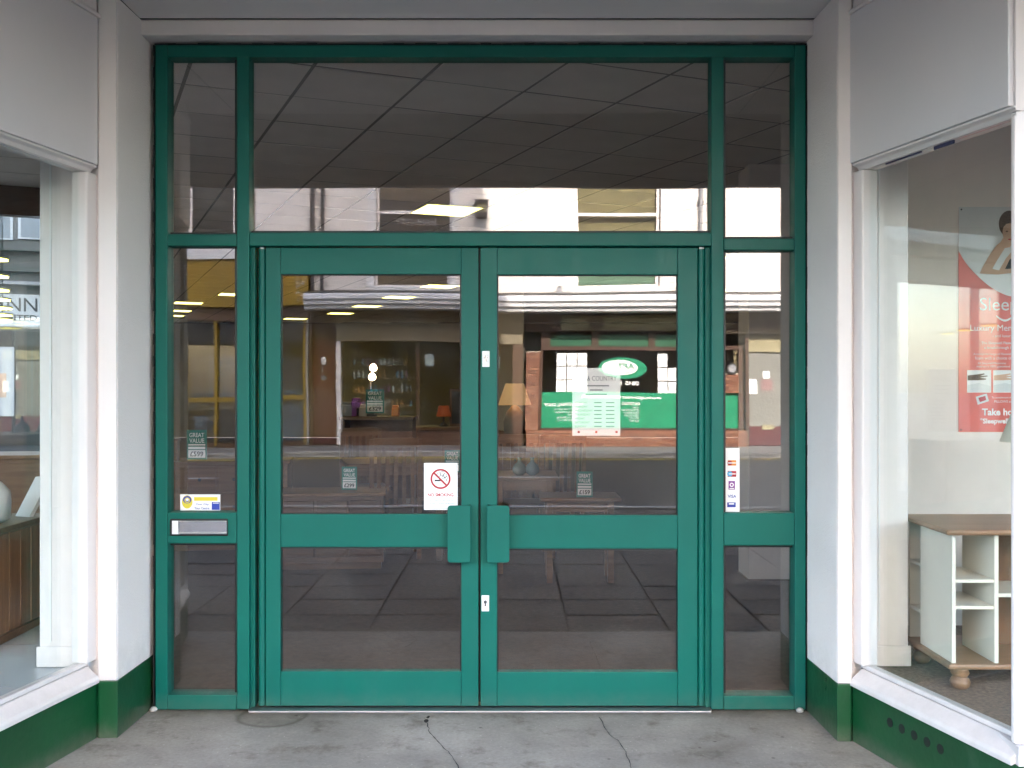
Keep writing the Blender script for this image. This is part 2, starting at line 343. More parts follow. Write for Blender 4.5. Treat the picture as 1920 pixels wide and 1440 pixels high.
for i in range(-8, 9):
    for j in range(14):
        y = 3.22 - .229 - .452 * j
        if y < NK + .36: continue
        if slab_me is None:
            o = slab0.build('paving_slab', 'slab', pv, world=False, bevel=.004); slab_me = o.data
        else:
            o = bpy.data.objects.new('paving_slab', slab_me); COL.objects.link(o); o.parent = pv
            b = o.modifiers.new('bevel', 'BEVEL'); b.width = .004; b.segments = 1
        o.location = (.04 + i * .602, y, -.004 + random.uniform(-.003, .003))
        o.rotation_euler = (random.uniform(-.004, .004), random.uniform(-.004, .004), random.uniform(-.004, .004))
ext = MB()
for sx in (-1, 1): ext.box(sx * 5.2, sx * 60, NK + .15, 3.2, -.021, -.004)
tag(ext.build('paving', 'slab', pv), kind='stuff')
def kerbs(yc, name, ztop):
    first = None; root = B(-60, 60, yc - .06, yc + .06, -.159, ztop - .06).build(name, 'kerb'); tag(root, kind='structure')
    for i in range(-16, 17):
        if first is None: o = B(-.452, .452, -.0645, .0645, -.058, 0).build('kerb_stone', 'kerb', root, world=False, bevel=.012); first = o.data
        else:
            o = bpy.data.objects.new('kerb_stone', first); COL.objects.link(o); o.parent = root
            b = o.modifiers.new('bevel', 'BEVEL'); b.width = .012; b.segments = 2
        o.location = (i * .914, yc, ztop + random.uniform(-.004, .004))
kerbs(NK + .065, 'kerb', 0)
kerbs(FK - .065, 'far_kerb', .0)
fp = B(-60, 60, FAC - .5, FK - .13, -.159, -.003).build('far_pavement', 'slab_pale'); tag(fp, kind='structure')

lf = MB().prism([(-1.95, 3.22), (1.68, 3.22), (1.43, 4.28), (1.43, 4.72), (-1.75, 4.72), (-1.75, 4.28)], -.159, 0).build('lobby_floor', 'lobby'); tag(lf, kind='structure')
def crack(pts, wd, name='crack'):
    mb = MB(); P = []
    for (x, y), (x2, y2) in zip(pts, pts[1:]):
        for t in range(6):
            u = t / 6; P.append(Vector((x + (x2 - x) * u + random.uniform(-.004, .004), y + (y2 - y) * u + random.uniform(-.004, .004))))
    P.append(Vector(pts[-1])); L = []; Rr = []
    for i, p in enumerate(P):
        d = (P[min(i + 1, len(P) - 1)] - P[max(i - 1, 0)]).normalized(); nn = Vector((-d.y, d.x)); ww = wd * random.uniform(.4, 1.2)
        L.append((*(p + nn * ww), .0015)); Rr.append((*(p - nn * ww), .0015))
    k = len(P); mb.add(L + Rr, [[i, i + 1, k + i + 1, k + i] for i in range(k - 1)])
    return mb.build(name, 'ink_black', lf)
def GP(x, y): D = H * F / (y - 720); return (PX(x, D), D)
crack([GP(800, 1350), GP(806, 1375), GP(830, 1400), GP(850, 1420), GP(862, 1445), (GP(870, 1470)[0], 3.5)], .0022)
crack([GP(1123, 1345), GP(1140, 1375), GP(1165, 1395), GP(1180, 1425), GP(1186, 1450), (GP(1195, 1500)[0], 3.45)], .0020)
crack([(-.62, 3.25), (-.55, 3.42), (-.60, 3.6)], .002)
for (x, y, a) in ((799, 1352, .010), (803, 1345, .008)):
    p = GP(x, y); MB().prism([(p[0] + a * math.cos(t) * random.uniform(.6, 1.2), p[1] + 2.2 * a * math.sin(t)) for t in [i * .7 for i in range(9)]], .0004, .0018).build('tar_spot', 'joint', lf)

# ------------------------------------------------------------------ our shop building
sb = thing('shop_building', (0, 8, 0), 'white painted shop building with a canopied entrance lobby', 'building')
AL, AR = Vector((-1.735, 4.235)), Vector((1.41, 4.195))
EL, ER = Vector((-1.735 - .188 * .93, 3.305)), Vector((1.424 + .247 * .885, 3.31))
# piers beside the door screen
lp = [(-1.642, 4.76), (-1.650, 4.24), (-1.725, 4.235), (-1.80, 4.30), (-1.80, 4.76)]
rp = [(1.330, 4.76), (1.347, 4.20), (1.402, 4.195), (1.47, 4.26), (1.47, 4.76)]
def shrink(pts, e):
    c = Vector((sum(p[0] for p in pts) / len(pts), sum(p[1] for p in pts) / len(pts)))
    return [tuple(Vector(p) + (Vector(p) - c).normalized() * e) for p in pts]
for pts in (lp, rp):
    p = MB().prism(pts, .238, 3.10).build('pier', 'render', sb, bevel=.006)
    q = MB().prism(shrink(pts, .006), 0.0, .240).build('pier_base', 'green_base', sb, bevel=.004)
# smooth front faces of the piers
B(-1.7255, -1.6515, 4.229, 4.2345, .243, 3.098).build('pier_front', 'gloss_white', sb)
B(1.3485, 1.4025, 4.1875, 4.1945, .243, 3.098).build('pier_front', 'gloss_white', sb)
# header above the screen, soffit over the lobby and the pavement
hd = B(-1.66, 1.36, 4.50, 4.78, 3.030, 3.099).build('header', 'wall_white', sb, bevel=.006)
B(-60, 60, 1.0, 3.2, 3.100, 3.30).build('canopy', 'canopy', sb)
B(-60, 60, .92, .998, 3.092, 3.62).build('canopy_fascia', 'wall_white', sb)
sf = MB().prism([(-2.2, 3.2), (2.2, 3.2), (2.2, 4.775), (-2.2, 4.775)], 3.101, 3.30).build('lobby_soffit', 'soffit', sb)
for x0, x1, y0, y1 in ((-1.655, -1.649, 3.2, 4.5), (1.352, 1.358, 3.2, 4.5), (-1.649, 1.352, 4.490, 4.498)):
    B(x0, x1, y0, y1, 3.0975, 3.1025).build('soffit_joint', 'lead', sb)
# unseen upper storeys: low and steep tall block shaped to cast the street shadow
MB().profile_y([(-14, 3.3), (16, 3.3), (16, 12.9), (3.40, 12.9), (3.25, 14.3), (2.5, 20.4), (2.0, 21.6), (-14, 21.6)], 3.32, 8.4).build('shadow_shaped_storeys', 'stucco', sb)
# flat roof over the sales floor behind
room = [(-9, 3.33), (-1.9, 3.33), (-1.6, 4.74), (1.3, 4.74), (1.63, 3.33), (9, 3.33), (9, 28), (-12.3, 28), (-3.45, 8.87), (-9, 6.3)]
MB().prism(room, 3.19, 3.32).build('roof', 'roof', sb)
MB().prism([(-9, 8.41), (9, 8.41), (9, 28), (-12.3, 28), (-3.45, 8.87), (-9, 8.5)][1:5] + [(-3.3, 8.41)], 3.322, 12.8).build('rear_sky_block', 'stucco', sb)  # unseen storeys added to keep skylight off the side street
MB().seg((9, 3.33), (9, 28), -.2, 0, 0, 3.19).build('side_wall', 'int_wall', sb)
MB().seg((9, 28), (-12.3, 28), -.2, 0, 0, 3.19).build('back_wall', 'int_wall', sb)
MB().seg((-12.3, 28), (-3.45, 8.87), -.2, 0, 0, 3.19).build('party_wall', 'int_wall', sb)
MB().seg((-9, 6.3), (-9, 3.33), -.2, 0, 0, 3.19).build('end_wall', 'int_wall', sb)
shf = MB().prism([(-9, 3.36), (-1.95, 3.36), (-1.7, 4.73), (1.4, 4.73), (1.65, 3.36), (9, 3.36), (9, 28), (-12.3, 28), (-3.45, 8.87), (-9, 6.3)], -.155, -.002).build('shop_floor', 'carpet'); tag(shf, kind='structure')

# ------------------------------------------------------------------ suspended ceiling of the sales floor with its tiles
CZ = 3.145; CA = R(23)
ceil = MB().prism([(-9, 3.5), (-2.0, 3.5), (-1.75, 4.78), (1.45, 4.78), (1.7, 3.5), (9, 3.5), (9, 27.9), (-12.2, 27.9), (-3.4, 8.95), (-8.9, 6.4)], CZ + .0025, CZ + .03).build('shop_ceiling', 'ceil_bar'); tag(ceil, kind='structure')
cu_, cv_ = Vector((math.cos(CA), math.sin(CA))), Vector((-math.sin(CA), math.cos(CA)))
C0 = Vector((-.63, 9.72))
lights_at = [(-.63, 9.72), (-1.06, 17.6), (-2.05, 19.8), (-2.94, 21.8), (-4.35, 23.9), (-5.36, 25.9), (-5.35, 18.8), (-6.38, 20.9), (-7.4, 23.0), (-8.3, 25.0), (3.1, 13.0), (4.0, 18.0)]
cells = {}
for p in lights_at:
    d = Vector(p) - C0; cells[(round(d.dot(cu_) / .6), round(d.dot(cv_) / .6))] = p
def inside(p, poly):
    c = False; j = len(poly) - 1
    for i in range(len(poly)):
        if (poly[i][1] > p[1]) != (poly[j][1] > p[1]) and p[0] < (poly[j][0] - poly[i][0]) * (p[1] - poly[i][1]) / (poly[j][1] - poly[i][1]) + poly[i][0]: c = not c
        j = i
    return c
croom = [(-8.8, 3.6), (-2.05, 3.6), (-1.8, 4.66), (1.5, 4.66), (1.75, 3.6), (8.8, 3.6), (8.8, 27.8), (-12.1, 27.8), (-3.4, 9.1), (-8.8, 6.55)]
near = []; far = MB(); tm = None
for i in range(-40, 41):
    for j in range(-40, 41):
        p = C0 + cu_ * (i * .6) + cv_ * (j * .6)
        if (i, j) in cells or not inside(p, croom) or (p.y > 6 and not all(inside((p.x + a, p.y + b), croom) for a in (-.3, .3) for b in (-.3, .3))): continue
        near.append((p.y + abs(p.x) * .4 if abs(p.x) < .4 * p.y + .6 else 99, p))
near.sort(key=lambda t: t[0])
for k, (d, p) in enumerate(near):
    if k < 290 and d < 99:
        if tm is None: o = B(-.289, .289, -.289, .289, 0, .011).build('ceiling_tile', 'ceil_tile', ceil, world=False); tm = o.data
        else: o = bpy.data.objects.new('ceiling_tile', tm); COL.objects.link(o); o.parent = ceil
        o.location = (p.x, p.y, CZ + random.uniform(-.0015, .0015)); o.rotation_euler = (0, 0, CA)
    else:
        far.prism([tuple(p + cu_ * a + cv_ * b) for a, b in ((-.289, -.289), (.289, -.289), (.289, .289), (-.289, .289))], CZ, CZ + .011)
tag(far.build('ceiling_tile_field', 'ceil_tile', ceil), kind='stuff')
proto = None
for k, c in enumerate(cells):
    p = C0 + cu_ * (c[0] * .6) + cv_ * (c[1] * .6)
    if proto is None:
        proto = thing('ceiling_light', (0, 0, 0), 'square lit yellowish light panel set in the shop ceiling grid', 'ceiling light', 'ceiling light panels of the shop')
        B(-.27, .27, -.27, .27, .0, .01).build('diffuser', 'light', proto, world=False)
        fr = MB(); [fr.box(*a) for a in ((-.298, .298, -.298, -.272, -.004, .011), (-.298, .298, .272, .298, -.004, .011), (-.298, -.272, -.2715, .2715, -.004, .011), (.272, .298, -.2715, .2715, -.004, .011))]
        fr.build('frame', 'white_plastic', proto, world=False); o = proto
    else: o = copy_tree(proto)
    o.location = (p.x, p.y, CZ); o.rotation_euler = (0, 0, CA)

# ------------------------------------------------------------------ display windows either side of the lobby
def display(A, E, side, label):
    """A far (pier) end, E near (street) end in plan; side +1 = left window"""
    r = thing('display_window', (E.x, E.y, 0), label, 'shop window')
    p, q = (E, A) if side > 0 else (A, E)       # normal left of p->q points into the display
    s = lambda o0, o1, z0, z1, name, m, bev=.003, t0=0, t1=1: MB().seg(p.lerp(q, t0), p.lerp(q, t1), o0, o1, z0, z1).build(name, m, r, bevel=bev)
    s(.0, .12, 0, .236, 'stall_riser', 'green_base')
    MB().segprof(p, q, [(-.014, .232), (-.014, .250), (-.006, .262), (.042, .300), (.12, .302), (.12, .237), (0, .237)]).build('sill', 'gloss_white', r, bevel=.004)
    s(.040, .075, .303, .322, 'bottom_bead', 'gloss_white')
    s(.046, .054, .3225, 2.361, 'pane', 'glass_win', 0, *((.022, .955) if side > 0 else (.045, .978)))
    MB().segprof(p, q, [(-.004, 2.391), (-.002, 2.383), (.018, 2.376), (.03, 2.362), (.09, 2.362), (.09, 2.391)]).build('head_moulding', 'gloss_white', r, bevel=.003)
    s(-.014, .05, 2.392, 3.005, 'fascia_board', 'fascia', .003, .0, .985)
    MB().segprof(p, q, [(-.022, 3.006), (-.022, 3.02), (.0, 3.035), (.0, 3.099), (.09, 3.099), (.09, 3.006)]).build('coving', 'wall_white', r, bevel=.004)
    a0, a1 = (.945, 1.06)  if side > 0 else (-.06, .055)
    s(.012, .085, .322, 2.361, 'jamb', 'gloss_white', .008, a0, a1)
    b0, b1 = (.0, .02) if side > 0 else (.98, 1.0)
    s(.0, .050, .303, 2.361, 'corner_post', 'gloss_white', .006, b0, b1)
    return r
dl = display(AL, EL, 1, 'angled display window with oak chest and pale floor, left wall of lobby')
dr = display(AR, ER, -1, 'angled display window with poster and cream cabinet, vent holes below')
MB().seg(AR.lerp(ER, .50), AR.lerp(ER, .62), .0405, .0455, 2.349, 2.3615).build('tape_scrap', 'navy_tape', dr)
MB().seg(AR.lerp(ER, .18), AR.lerp(ER, .42), .0405, .0455, 2.356, 2.3615).build('tape_scrap', 'navy_tape', dr)
# vent holes in the right stall riser
dn = (ER - AR).normalized(); nn = Vector((-dn.y, dn.x))
for k in range(5):
    c = AR + (ER - AR) * (.275 + .081 * k)
    n3 = Vector((nn.x, nn.y, 0)); pt = Vector((c.x, c.y, .160))
    MB().tube(pt + n3 * .004, pt - n3 * .0012, .0185, n=20).build('vent_hole', 'black', dr); MB().lathe([(.0185, 0), (.0225, 0), (.0225, .0022), (.0185, .0022)], (0, 0, 0), 20, False)
# street fronts of both displays (turn of the corner, out of view)
for side, E, lab in ((1, EL, 'long street display window left of the lobby'), (-1, ER, 'long street display window right of the lobby')):
    xs = (-9, E.x) if side > 0 else (E.x, 9)
    r = thing('street_window', (sum(xs) / 2, 3.31, 0), lab, 'shop window')
    y0 = 3.312
    a, b = (xs[0], xs[1] - .004) if side > 0 else (xs[0] + .004, xs[1])
    B(a, b, y0, y0 + .11, 0, .236).build('stall_riser', 'green_base', r)
    B(a, b, y0 - .02, y0 + .11, .237, .300).build('sill', 'gloss_white', r)
    ga, gb = (a, b - .042) if side > 0 else (a + .042, b)
    B(ga, gb, y0 + .020, y0 + .028, .301, 2.372).build('pane', 'glass_win', r)
    pa, pb = (b - .04, b) if side > 0 else (a, a + .04)
    B(pa, pb, y0, y0 + .035, .301, 2.373).build('corner_post', 'gloss_white', r, bevel=.005)
    B(a, b, y0, y0 + .05, 2.375, 3.099).build('fascia_board', 'wall_white', r)
    for k in range(1, 4):
        x = a + (b - a) * k / 4; B(x - .03, x + .03, y0 + .02, y0 + .088, .301, 2.373).build('mullion', 'gloss_white', r)
# inner boxed columns seen through the glass next to the piers
for nm, x0, x1, y0 in (('l', -2.02, -1.815, 4.33), ('r', 1.525, 1.70, 4.345)):
    c = thing('boxed_column', ((x0 + x1) / 2, y0, .27), 'white boxed column just inside the %s display window' % ('oak chest' if nm == 'l' else 'poster'), 'column')
    B(x0, x1, y0, y0 + .3, .272, 3.14).build('shaft', 'gloss_white', c, bevel=.006)
    B(x0 + .045, x0 + .052, y0 - .004, y0 - .0005, .38, 3.13).build('groove_bead', 'white_plastic', c)
    B(x0 - .008, x1 + .008, y0 - .012, y0 - .002, .272, .36).build('plinth', 'gloss_white', c, bevel=.004)
# raised display floors
dfl = MB().prism([(-6.5, 3.43), (-2.0, 3.43), (-1.86, 4.3), (-1.86, 4.9), (-2.2, 5.6), (-6.5, 5.6)], 0, .27).build('display_floor', 'tile_pale'); tag(dfl, kind='structure')
for x in (-2.55, -3.2, -3.85): B(x, x + .005, 3.45, 5.58, .2705, .2715).build('floor_joint', 'ink_grey', dfl)
for y in (4.05, 4.7): B(-6.4, -2.0, y, y + .005, .2705, .2715).build('floor_joint', 'ink_grey', dfl)
dfr = MB().prism([(1.74, 3.43), (6.5, 3.43), (6.5, 5.1), (1.53, 5.1), (1.53, 4.3)], 0, .265).build('display_floor', 'carpet_r'); tag(dfr, kind='structure')
cw = thing('display_partition', (3.5, 5.2, 0), 'cream partition wall behind the poster and the cream cabinet', 'partition')
B(1.50, 7.0, 5.102, 5.2, 0, 3.14).build('panel', 'cream_wall', cw)
B(1.50, 1.598, 4.70, 5.10, 0, 3.14).build('return_panel', 'cream_wall', cw)
B(1.6, 6.5, 3.5, 5.10, 2.9, 3.13).build('ceiling_panel', 'cream_wall', cw)
B(7.0, 7.1, 3.45, 5.2, 0, 3.14).build('end_panel', 'cream_wall', cw)

# ------------------------------------------------------------------ green entrance screen
FY = 4.585                              # front plane of the frame
es = thing('entrance_screen', (PX(901, FY), FY, 0), 'green aluminium entrance screen with sidelights, fanlights and letter plate', 'shop front')
def fr(x0, x1, y0, y1, name, yf=FY, dep=.09, m='green', parent=None, bev=.004):
    return B(PX(x0, yf), PX(x1, yf), yf, yf + dep, PZ(y1, yf), PZ(y0, yf)).build(name, m, parent or es, bevel=bev)
ZB = 1331
fr(291, 314, 84, ZB, 'jamb'); fr(1490, 1511, 84, ZB, 'jamb')
fr(444, 467, 106, ZB - .5, 'mullion', FY - .004); fr(1334, 1357, 106, ZB - .5, 'mullion', FY - .004)
fr(314.3, 1489.7, 84.3, 107, 'head_rail')
fr(314.3, 443.7, 439, 461, 'transom'); fr(467.3, 1333.7, 436, 461, 'transom'); fr(1357.3, 1489.7, 447, 469, 'transom')
fr(314.3, 443.7, 961, 1019, 'mid_rail'); fr(1357.3, 1489.7, 962, 1023, 'mid_rail')
fr(314.3, 443.7, 1303, ZB, 'bottom_rail'); fr(1357.3, 1489.7, 1305, ZB, 'bottom_rail')
def pane(x0, x1, y0, y1, parent, y=GY, name='pane'):
    e = 4
    tx, tz = random.uniform(-.0008, .0008), random.uniform(-.0012, .0012)      # panes never sit quite parallel
    X0, X1, Z0, Z1 = PX(x0 - e, y), PX(x1 + e, y), PZ(y1 + e, y), PZ(y0 - e, y)
    dyf = lambda X, Z: y + .002 + (X - (X0 + X1) / 2) * tx + (Z - (Z0 + Z1) / 2) * tz
    vs = [(X, dyf(X, Z) + d, Z) for d in (0, .006) for X, Z in ((X0, Z0), (X1, Z0), (X1, Z1), (X0, Z1))]
    MB().add(vs, [[0, 1, 2, 3], [7, 6, 5, 4], [0, 4, 5, 1], [1, 5, 6, 2], [2, 6, 7, 3], [3, 7, 4, 0]]).build(name, 'glass_door', parent)
    gk = MB(); t = .0085; X0, X1, Z0, Z1 = PX(x0 - 1, y), PX(x1 + 1, y), PZ(y1 + 1, y), PZ(y0 - 1, y); a, b = y - .010, y - .001
    gk.box(X0, X1, a, b, Z1 - t, Z1).box(X0, X1, a, b, Z0, Z0 + t).box(X0, X0 + t, a, b, Z0 + t, Z1 - t).box(X1 - t, X1, a, b, Z0 + t, Z1 - t)
    gk.build('gasket', 'black', parent)
for a in ((314, 444, 107, 439), (314, 444, 461, 961), (314, 444, 1019, 1303), (467, 1334, 107, 436), (1357, 1490, 107, 447), (1357, 1490, 469, 962), (1357, 1490, 1023, 1305)):
    pane(*a, es)
# letter plate
lpz = fr(318, 427, 973, 1005, 'letter_plate_surround', FY - .008, .008, 'black', es, .006)
fr(322, 425, 976, 1002, 'letter_plate', FY - .016, .008, 'steel', lpz, .003)
fr(322.5, 334, 976.5, 1001.5, 'letter_plate_end', FY - .0175, .0014, 'white_plastic', lpz, 0)
fr(335, 424.5, 998, 1001.5, 'letter_plate_lip', FY - .021, .005, 'alu', lpz, .001)
fr(335, 424.5, 976.5, 978.5, 'letter_plate_lip', FY - .019, .003, 'alu', lpz, .001)
# dark mastic line round the frame
mk = MB(); X0, X1, zt = PX(291, FY) - .004, PX(1511, FY) + .004, PZ(84, FY)
prev = 0
for k in range(60):
    z0, z1 = k * zt / 60, (k + 1) * zt / 60
    for X, s in ((X0, -1), (X1, 1)):
        e = random.uniform(.002, .006); mk.box(X, X + s * e, FY - random.uniform(.0, .004), FY + .02, z0, z1 - .0005)
for k in range(60):
    a, b = X0 + (X1 - X0) * k / 60, X0 + (X1 - X0) * (k + 1) / 60
    mk.box(a, b - .0004, FY - .003, FY + .02, zt + .0005, zt + random.uniform(.003, .007))
mk.build('mastic_joint', 'black', es)
# threshold strip under the doors
th = B(PX(467, 4.56), PX(1333, 4.56), 4.550, 4.575, .001, .011).build('threshold', 'alu', es, bevel=.002)
B(PX(467, 4.59), PX(1333, 4.59), 4.5752, 4.70, .001, .009).build('threshold_plate', 'alu', es)
# door jambs in the opening
DY = 4.612
for x0, x1 in ((467.5, 478), (1322.5, 1333.5)):
    fr(x0, x1, 463.5, 1326, 'door_jamb', DY + .004, .06)
fr(467.5, 1333.5, 461.3, 463.6, 'dark_head_gap', DY + .03, .03, 'black')  # black strip put in as the shade of the gap over the doors

# ------------------------------------------------------------------ the two door leaves
def leaf(hx, x0, x1, glass_x, gu, gl, mx, handle, label, lock):
    """hx hinge post centre px, x0..x1 leaf px, glass_x (a,b), gu/gl upper, lower pane y ranges"""
    side = 1 if hx < x0 else -1
    r = thing('entrance_door', (PX(hx, DY), DY, .012), label, 'door', 'pair of green entrance doors')
    Y = DY; d = .045
    def part(a, b, c, e, name, dy=0, m='green', par=None, bev=.003, dep=d):
        return B(PX(a, Y), PX(b, Y), Y + dy, Y + dy + dep, PZ(e, Y), PZ(c, Y)).build(name, m, par or r, bevel=bev)
    ga, gb = glass_x; top, bot = 464.5, 1324.0
    sa, sb_ = (x0, ga) if x0 < ga else (gb, x0)
    part(x0, ga, top, bot, 'stile'); part(gb, x1, top, bot, 'stile')
    part(ga + .3, gb - .3, top, gu[0], 'top_rail', .0012); part(ga + .3, gb - .3, gu[1], gl[0], 'middle_rail', .0012); part(ga + .3, gb - .3, gl[1], bot, 'bottom_rail', .0012)
    MB().tube((PX(hx, Y), Y + .020, PZ(bot, Y)), (PX(hx, Y), Y + .020, PZ(top + 2, Y)), .017, n=20).build('finger_guard', 'green', r)
    B(PX(hx, Y) - .010, PX(hx, Y) + .010, Y + .008, Y + .03, PZ(top + 1.5, Y), PZ(top - 2, Y)).build('pivot', 'alu', r)
    pane(ga, gb, gu[0], gu[1], r); pane(ga, gb, gl[0], gl[1], r)
    # D-shaped plate handle: rounded plate held off the leaf by a return along the meeting edge
    hx0, hx1, hy0, hy1 = handle; hY = Y - .052
    X0, X1, Z0, Z1 = PX(hx0, hY), PX(hx1, hY), PZ(hy1, hY), PZ(hy0, hY); rr = .014
    out = []
    rounded = {(-1, -1): side > 0, (-1, 1): side > 0, (1, -1): side < 0, (1, 1): side < 0}
    for cx, cz, a0 in ((1, 1, 0), (-1, 1, 90), (-1, -1, 180), (1, -1, 270)):
        ex, ez = (X1 if cx > 0 else X0), (Z1 if cz > 0 else Z0)
        if rounded[(cx, cz)]:
            for t in range(7):
                an = R(a0 + 15 * t); out.append((ex - cx * rr + rr * math.cos(an), ez - cz * rr + rr * math.sin(an)))
        else: out.append((ex, ez))
    hnd = MB().profile_y(out, hY, hY + .010).build('pull_handle', 'green', r, bevel=.002)
    e0, e1 = (X1 - .010, X1 - .001) if side > 0 else (X0 + .001, X0 + .010)
    B(e0, e1, hY + .0102, Y - .001, Z0 + .001, Z1 - .001).build('handle_return', 'green', hnd)
    if lock:
        for (lx, ly) in lock:
            lk = part(lx - 7, lx + 7, ly - 15, ly + 15, 'lock_plate', -.004, 'white_plastic', None, .0015, .0038)
            c = (PX(lx, Y), Y - .0045, PZ(ly - 3, Y))
            MB().tube(c, (c[0], Y - .009, c[2]), .0075, n=16).build('cylinder', 'steel', lk)
            B(c[0] - .0035, c[0] + .0035, Y - .0065, Y - .0042, c[2] - .020, c[2] - .005).build('cylinder_stem', 'steel', lk)
            B(c[0] - .0008, c[0] + .0008, Y - .0096, Y - .0091, c[2] - .005, c[2] + .005).build('key_slot', 'black', lk)
    return r
D1 = leaf(490, 498, 897, (526, 865), (514, 964), (1026, 1259), 0, (839, 882, 948, 1055), 'green glazed door leaf with no smoking notice and plate handle', None)
D2 = leaf(1316, 901, 1308, (932, 1271), (515, 966), (1029, 1260), 0, (913, 955, 948, 1055), 'green glazed door leaf with two white lock plates and hours notice', ((911, 673), (910, 1131)))
B(PX(895.5, DY), PX(902.5, DY), DY + .046, DY + .056, .02, PZ(466, DY)).build('dark_meeting_gap', 'black', D1)  # black strip added behind the gap where the shop is only dark

# ------------------------------------------------------------------ notices on the glass
gy = GY - .0015
def quad(name, x0, x1, y0, y1, Y, m, parent, t=.0006):
    return B(PX(x0, Y), PX(x1, Y), Y - t, Y, PZ(y1, Y), PZ(y0, Y)).build(name, m, parent)
ns = thing('no_smoking_notice', (PX(826, gy), gy, PZ(956, gy)), 'white no smoking notice with red ring stuck inside the door glass', 'notice')
quad('sheet', 795, 858, 868, 956, gy, 'paper', ns)
yb = gy - .0010
def ring(cx, cy, r0, r1, Y, m, par, name, n=40, sx=1.0):
    vs = []; c = (PX(cx, Y), PZ(cy, Y)); k = Y / F
    for i in range(n):
        a = 2 * math.pi * i / n; vs.append((c[0] + r0 * k * sx * math.cos(a), Y, c[1] + r0 * k * math.sin(a)))
    for i in range(n):
        a = 2 * math.pi * i / n; vs.append((c[0] + r1 * k * sx * math.cos(a), Y, c[1] + r1 * k * math.sin(a)))
    return MB().add(vs, [[i, (i + 1) % n, n + (i + 1) % n, n + i] for i in range(n)]).build(name, m, par, fix=False)
def disc(cx, cy, rx, ry, Y, m, par, name, n=32):
    k = Y / F; c = (PX(cx, Y), PZ(cy, Y))
    return MB().add([(c[0] + rx * k * math.cos(2 * math.pi * i / n), Y, c[1] + ry * k * math.sin(2 * math.pi * i / n)) for i in range(n)], [list(range(n))]).build(name, m, par, fix=False)
ring(826, 898, 15.5, 19, yb, 'ink_red', ns, 'prohibition_ring')
def bar(x0, y0, x1, y1, wd, Y, m, par, name):
    a = Vector((PX(x0, Y), PZ(y0, Y))); b = Vector((PX(x1, Y), PZ(y1, Y))); d = (b - a).normalized(); q = Vector((-d.y, d.x)) * wd * Y / F / 2
    return MB().add([(p.x, Y, p.y) for p in (a + q, b + q, b - q, a - q)], [[0, 1, 2, 3]]).build(name, m, par, fix=False)
quad('cigarette', 815, 838, 899.5, 902.5, yb + .0003, 'ink_black', ns, .0002)
quad('cigarette_tip', 826, 837, 899.8, 902.2, yb + .0001, 'ink_white', ns, .0002)
for cx, cy, r_ in ((823, 890, 4), (829, 888, 4.5), (834, 892, 4), (837, 896, 3), (831, 895, 3)): ring(cx, cy, r_ - .8, r_, yb + .0002, 'ink_black', ns, 'smoke_curl', 20)
bar(814, 887, 838, 911, 3.4, yb - .0004, 'ink_red', ns, 'prohibition_bar')
text('heading', 'NO SMOKING.', PX(852, yb) - PX(802, yb), .0155, (PX(802, yb), yb, PZ(931, yb)), 'ink_red', ns, bold=.03)
text('line', 'It is against the law to', PX(850, yb) - PX(806, yb), .0085, (PX(806, yb), yb, PZ(940.5, yb)), 'ink_blue', ns)
text('line', 'smoke in these premises', PX(853, yb) - PX(803, yb), .0085, (PX(803, yb), yb, PZ(946, yb)), 'ink_blue', ns)
for a in ((797.3, 797.9, 871, 953), (855.2, 855.8, 871, 953), (798, 855, 870.3, 870.9), (798, 855, 953.2, 953.8)): quad('border_line', *a, yb, 'ink_grey', ns, .0002)

cs = thing('council_sticker', (PX(376, gy), gy, PZ(957, gy)), 'small white sticker with yellow crest above the letter plate', 'sticker')
quad('sheet', 338, 413, 927, 957, gy, 'paper', cs)
disc(351, 941, 10, 12.5, yb, 'ink_yellow', cs, 'crest_shield'); disc(351, 937, 8, 7, yb - .0003, 'ink_blue', cs, 'crest_field'); ring(351, 938, 3, 5.2, yb - .0006, 'ink_yellow', cs, 'crest_crescent', 24); disc(351, 937, 3, 2.6, yb - .0008, 'ink_white', cs, 'crest_star', 8)
quad('yellow_band', 364, 408, 932, 939, yb, 'ink_yellow', cs, .0002)
text('line', 'Your City,', .062, .0105, (PX(367, yb), yb, PZ(948, yb)), 'ink_blue', cs, bold=.015)
text('line', 'Your Centre', .068, .0105, (PX(364.5, yb), yb, PZ(955, yb)), 'ink_blue', cs, bold=.015)
quad('blue_panel', 397, 412, 941, 956, yb - .0003, 'ink_blue', cs, .0002)
quad('blue_panel_text', 399, 410, 942.5, 944, yb - .0008, 'ink_white', cs, .0002)

cc = thing('card_sticker', (PX(1372.5, gy), gy, PZ(960, gy)), 'tall white sticker of payment card logos on the sidelight', 'sticker')
quad('sheet', 1360.5, 1386.5, 840, 960, gy, 'paper', cc)
quad('card_logo', 1364.5, 1380.5, 863, 873, yb, 'ink_orange', cc, .0002); disc(1368.5, 868, 4.5, 4.5, yb - .0005, 'ink_red', cc, 'logo_disc', 20); quad('logo_text', 1365.0, 1380.0, 867, 869, yb - .0008, 'ink_white', cc, .0002)
quad('card_logo', 1364.5, 1380.5, 883, 894, yb, 'ink_red', cc, .0002); disc(1368.5, 888.5, 5, 5, yb - .0005, 'ink_cyan', cc, 'logo_disc', 20); quad('logo_text', 1366.5, 1379.5, 887.5, 889.5, yb - .0008, 'ink_white', cc, .0002)
quad('card_logo', 1366.0, 1378.0, 902, 918, yb, 'ink_purple', cc, .0002); ring(1372.0, 909, 2, 4, yb - .0005, 'ink_white', cc, 'logo_swirl', 20); quad('logo_text', 1367.5, 1376.5, 915, 916.6, yb - .0005, 'ink_white', cc, .0002)
